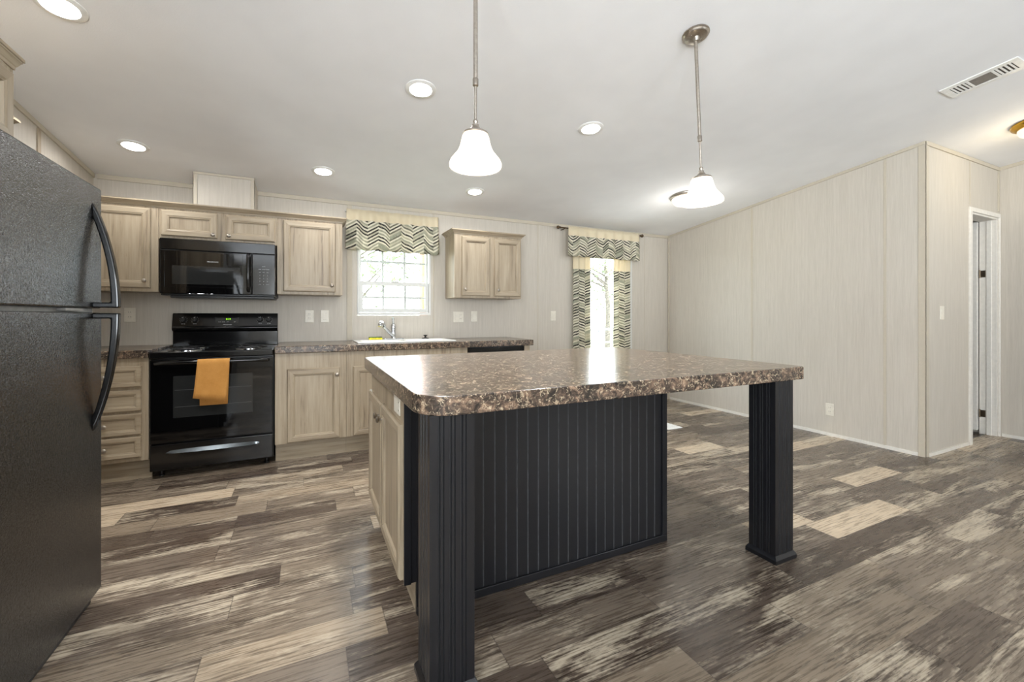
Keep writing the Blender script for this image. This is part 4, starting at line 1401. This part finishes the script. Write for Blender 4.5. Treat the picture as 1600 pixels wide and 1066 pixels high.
hx, hy = 4.985, 1.195
o = thing('hall_ceiling_light', 'polished brass ceiling light in the hall at the right edge', 'ceiling light', (hx, hy, ceil_z(hy)))
m4 = on_ceiling(hx, hy)
obj('canopy', lathe(B(), [(0.0, 0.0008), (0.140, 0.0008), (0.146, 0.012), (0.140, 0.030), (0.118, 0.046), (0.0, 0.046)], m4, 40), 'brass', o, smooth=True)
obj('glass_bowl', lathe(B(), [(0.112, 0.047), (0.114, 0.060), (0.104, 0.085), (0.080, 0.105), (0.04, 0.116), (0.0, 0.118)], m4, 36), 'shade', o, smooth=True)
pl_ = bpy.data.lights.new('hall_lamp', 'POINT')
pl_.energy = HALL_W
pl_.color = (1.0, 0.84, 0.58)
pl_.shadow_soft_size = 0.10
lo_ = bpy.data.objects.new('hall_lamp', pl_)
C.objects.link(lo_)
lo_.parent = o
lo_.location = (m4 @ Vector((0, 0, 0.24))) - LOC[o.name]

# ceiling register
vx, vy_ = 3.805, 1.137
o = thing('ceiling_vent', 'long white air register set in the ceiling at the upper right', 'vent', (vx, vy_, ceil_z(vy_)))
m4 = T(vx, vy_, ceil_z(vy_)) @ RX(-TILT)
def cbox(bm, x0, x1, y0, y1, z0, z1, mi=0):
    t_ = bx(x0, x1, y0, y1, z0, z1)
    t_.transform(m4)
    me_ = bpy.data.meshes.new('tmp')
    for f_ in t_.faces:
        f_.material_index = mi
    t_.to_mesh(me_)
    t_.free()
    bm.from_mesh(me_)
    bpy.data.meshes.remove(me_)
hx_, hl = 0.100, 0.172
bm = B()
cbox(bm, -hx_, -0.062, -hl, hl, -0.007, -0.0005)
cbox(bm, 0.062, hx_, -hl, hl, -0.007, -0.0005)
for y0, y1 in ((-hl, -0.138), (-0.062, -0.050), (0.050, 0.062), (0.138, hl)):
    cbox(bm, -0.062, 0.062, y0, y1, -0.007, -0.0005)
obj('frame', bm, 'white', o, bevel=0.001)
bm = B()
cbox(bm, -0.062, 0.062, -0.138, 0.138, -0.0022, -0.0006)
obj('duct_opening', bm, 'vent_dark', o)
bm = B()
cbox(bm, -0.0615, 0.0615, -0.0495, 0.0495, -0.0045, -0.0025)
obj('screen', bm, 'vent_screen', o, label='grey mesh screen in the middle')
for k in range(4):
    for s in (-1, 1):
        bm = B()
        yc = s * (0.072 + 0.0185 * k)
        cbox(bm, -0.0615, 0.0615, yc - 0.004, yc + 0.004, -0.0065, -0.0025)
        obj('louver', bm, 'white', o)

# floor register
o = thing('floor_register', 'white floor register beside the long right wall, seen past the island', 'vent', (3.38, 3.33, 0.0))
bm = B()
box(bm, 3.285, 3.310, 3.205, 3.455, 0.0003, 0.006)
box(bm, 3.455, 3.480, 3.205, 3.455, 0.0003, 0.006)
box(bm, 3.310, 3.455, 3.205, 3.228, 0.0003, 0.006)
box(bm, 3.310, 3.455, 3.432, 3.455, 0.0003, 0.006)
obj('frame', bm, 'white', o, bevel=0.001)
for k in range(8):
    y = 3.236 + 0.0245 * k
    obj('louver', bx(3.3105, 3.4545, y, y + 0.013, 0.001, 0.0055), 'white', o)

# ------------------------------------------------------------------ outside
gr = struct('lawn', bx(-30, 34, WB + 0.13, 60, -0.62, -0.6), 'lawn')
def tree(label, x, y, h, seed, spread=1.6):
    o = thing('tree', label, 'tree', (x, y, -0.6), 'trees outside the kitchen')
    rnd = random.Random(seed)
    bm = B()
    tube(bm, [(x, y, -0.6), (x + 0.05, y, h * 0.35), (x - 0.05, y + 0.1, h * 0.7)], [0.13, 0.10, 0.05], 10)
    tips = []
    for k in range(9):
        a = rnd.uniform(0, 2 * PI)
        z0 = h * rnd.uniform(0.3, 0.65)
        L = spread * rnd.uniform(0.6, 1.1)
        e = (x + L * math.cos(a), y + L * math.sin(a), z0 + rnd.uniform(0.4, 1.4))
        tube(bm, [(x, y, z0), ((x + e[0]) / 2, (y + e[1]) / 2, z0 + 0.35), e], [0.045, 0.03, 0.012], 6)
        tips.append(e)
    obj('trunk', bm, 'bark', o, smooth=True)
    bm = B()
    for e in tips:
        for k in range(70):
            c = Vector(e) + Vector((rnd.gauss(0, 0.45), rnd.gauss(0, 0.45), rnd.gauss(0, 0.35)))
            s = rnd.uniform(0.05, 0.11)
            d1_ = Vector((rnd.uniform(-1, 1), rnd.uniform(-1, 1), rnd.uniform(-1, 1))).normalized() * s
            d2_ = d1_.cross(Vector((rnd.uniform(-1, 1), rnd.uniform(-1, 1), rnd.uniform(-1, 1))).normalized()).normalized() * s * 0.6
            bm.faces.new([bm.verts.new(c - d1_), bm.verts.new(c + d2_), bm.verts.new(c + d1_), bm.verts.new(c - d2_)])
    obj('foliage', bm, 'leaf', o, normals=False)
tree('pale leafy tree outside, seen through the left panes of the sink window', 0.9, 13.0, 4.2, 4)
tree('pale leafy tree outside, seen through the right panes of the sink window', 4.6, 11.0, 4.2, 7)
tree('pale leafy tree outside, seen through the glazed door', 11.0, 14.0, 4.6, 11)
# deck with railing outside the glazed door
struct('deck', bx(2.3, 6.2, WB + 0.13, 7.2, -0.20, -0.05), 'deck')
rl = thing('deck_railing', 'thin railing at the edge of the deck outside the glazed door', 'railing', (4.2, 7.1, -0.05))
obj('top_rail', bx(2.3, 6.2, 7.06, 7.12, 0.86, 0.90), 'siding', rl)
obj('lower_rail', bx(2.3, 6.2, 7.07, 7.11, 0.32, 0.36), 'siding', rl)
obj('middle_rail', bx(2.3, 6.2, 7.07, 7.11, 0.60, 0.63), 'siding', rl)
for k in range(6):
    x = 2.35 + 0.75 * k
    obj('post', bx(x, x + 0.05, 7.06, 7.12, -0.05, 0.86), 'siding', rl)
pp_ = obj('porch_pillar', bx(1.86, 2.08, 7.6, 7.82, -0.6, 3.2), 'terracotta', bevel=0.01)
tag(pp_, 'orange porch pillar outside, seen through the upper right panes of the sink window', 'pillar')
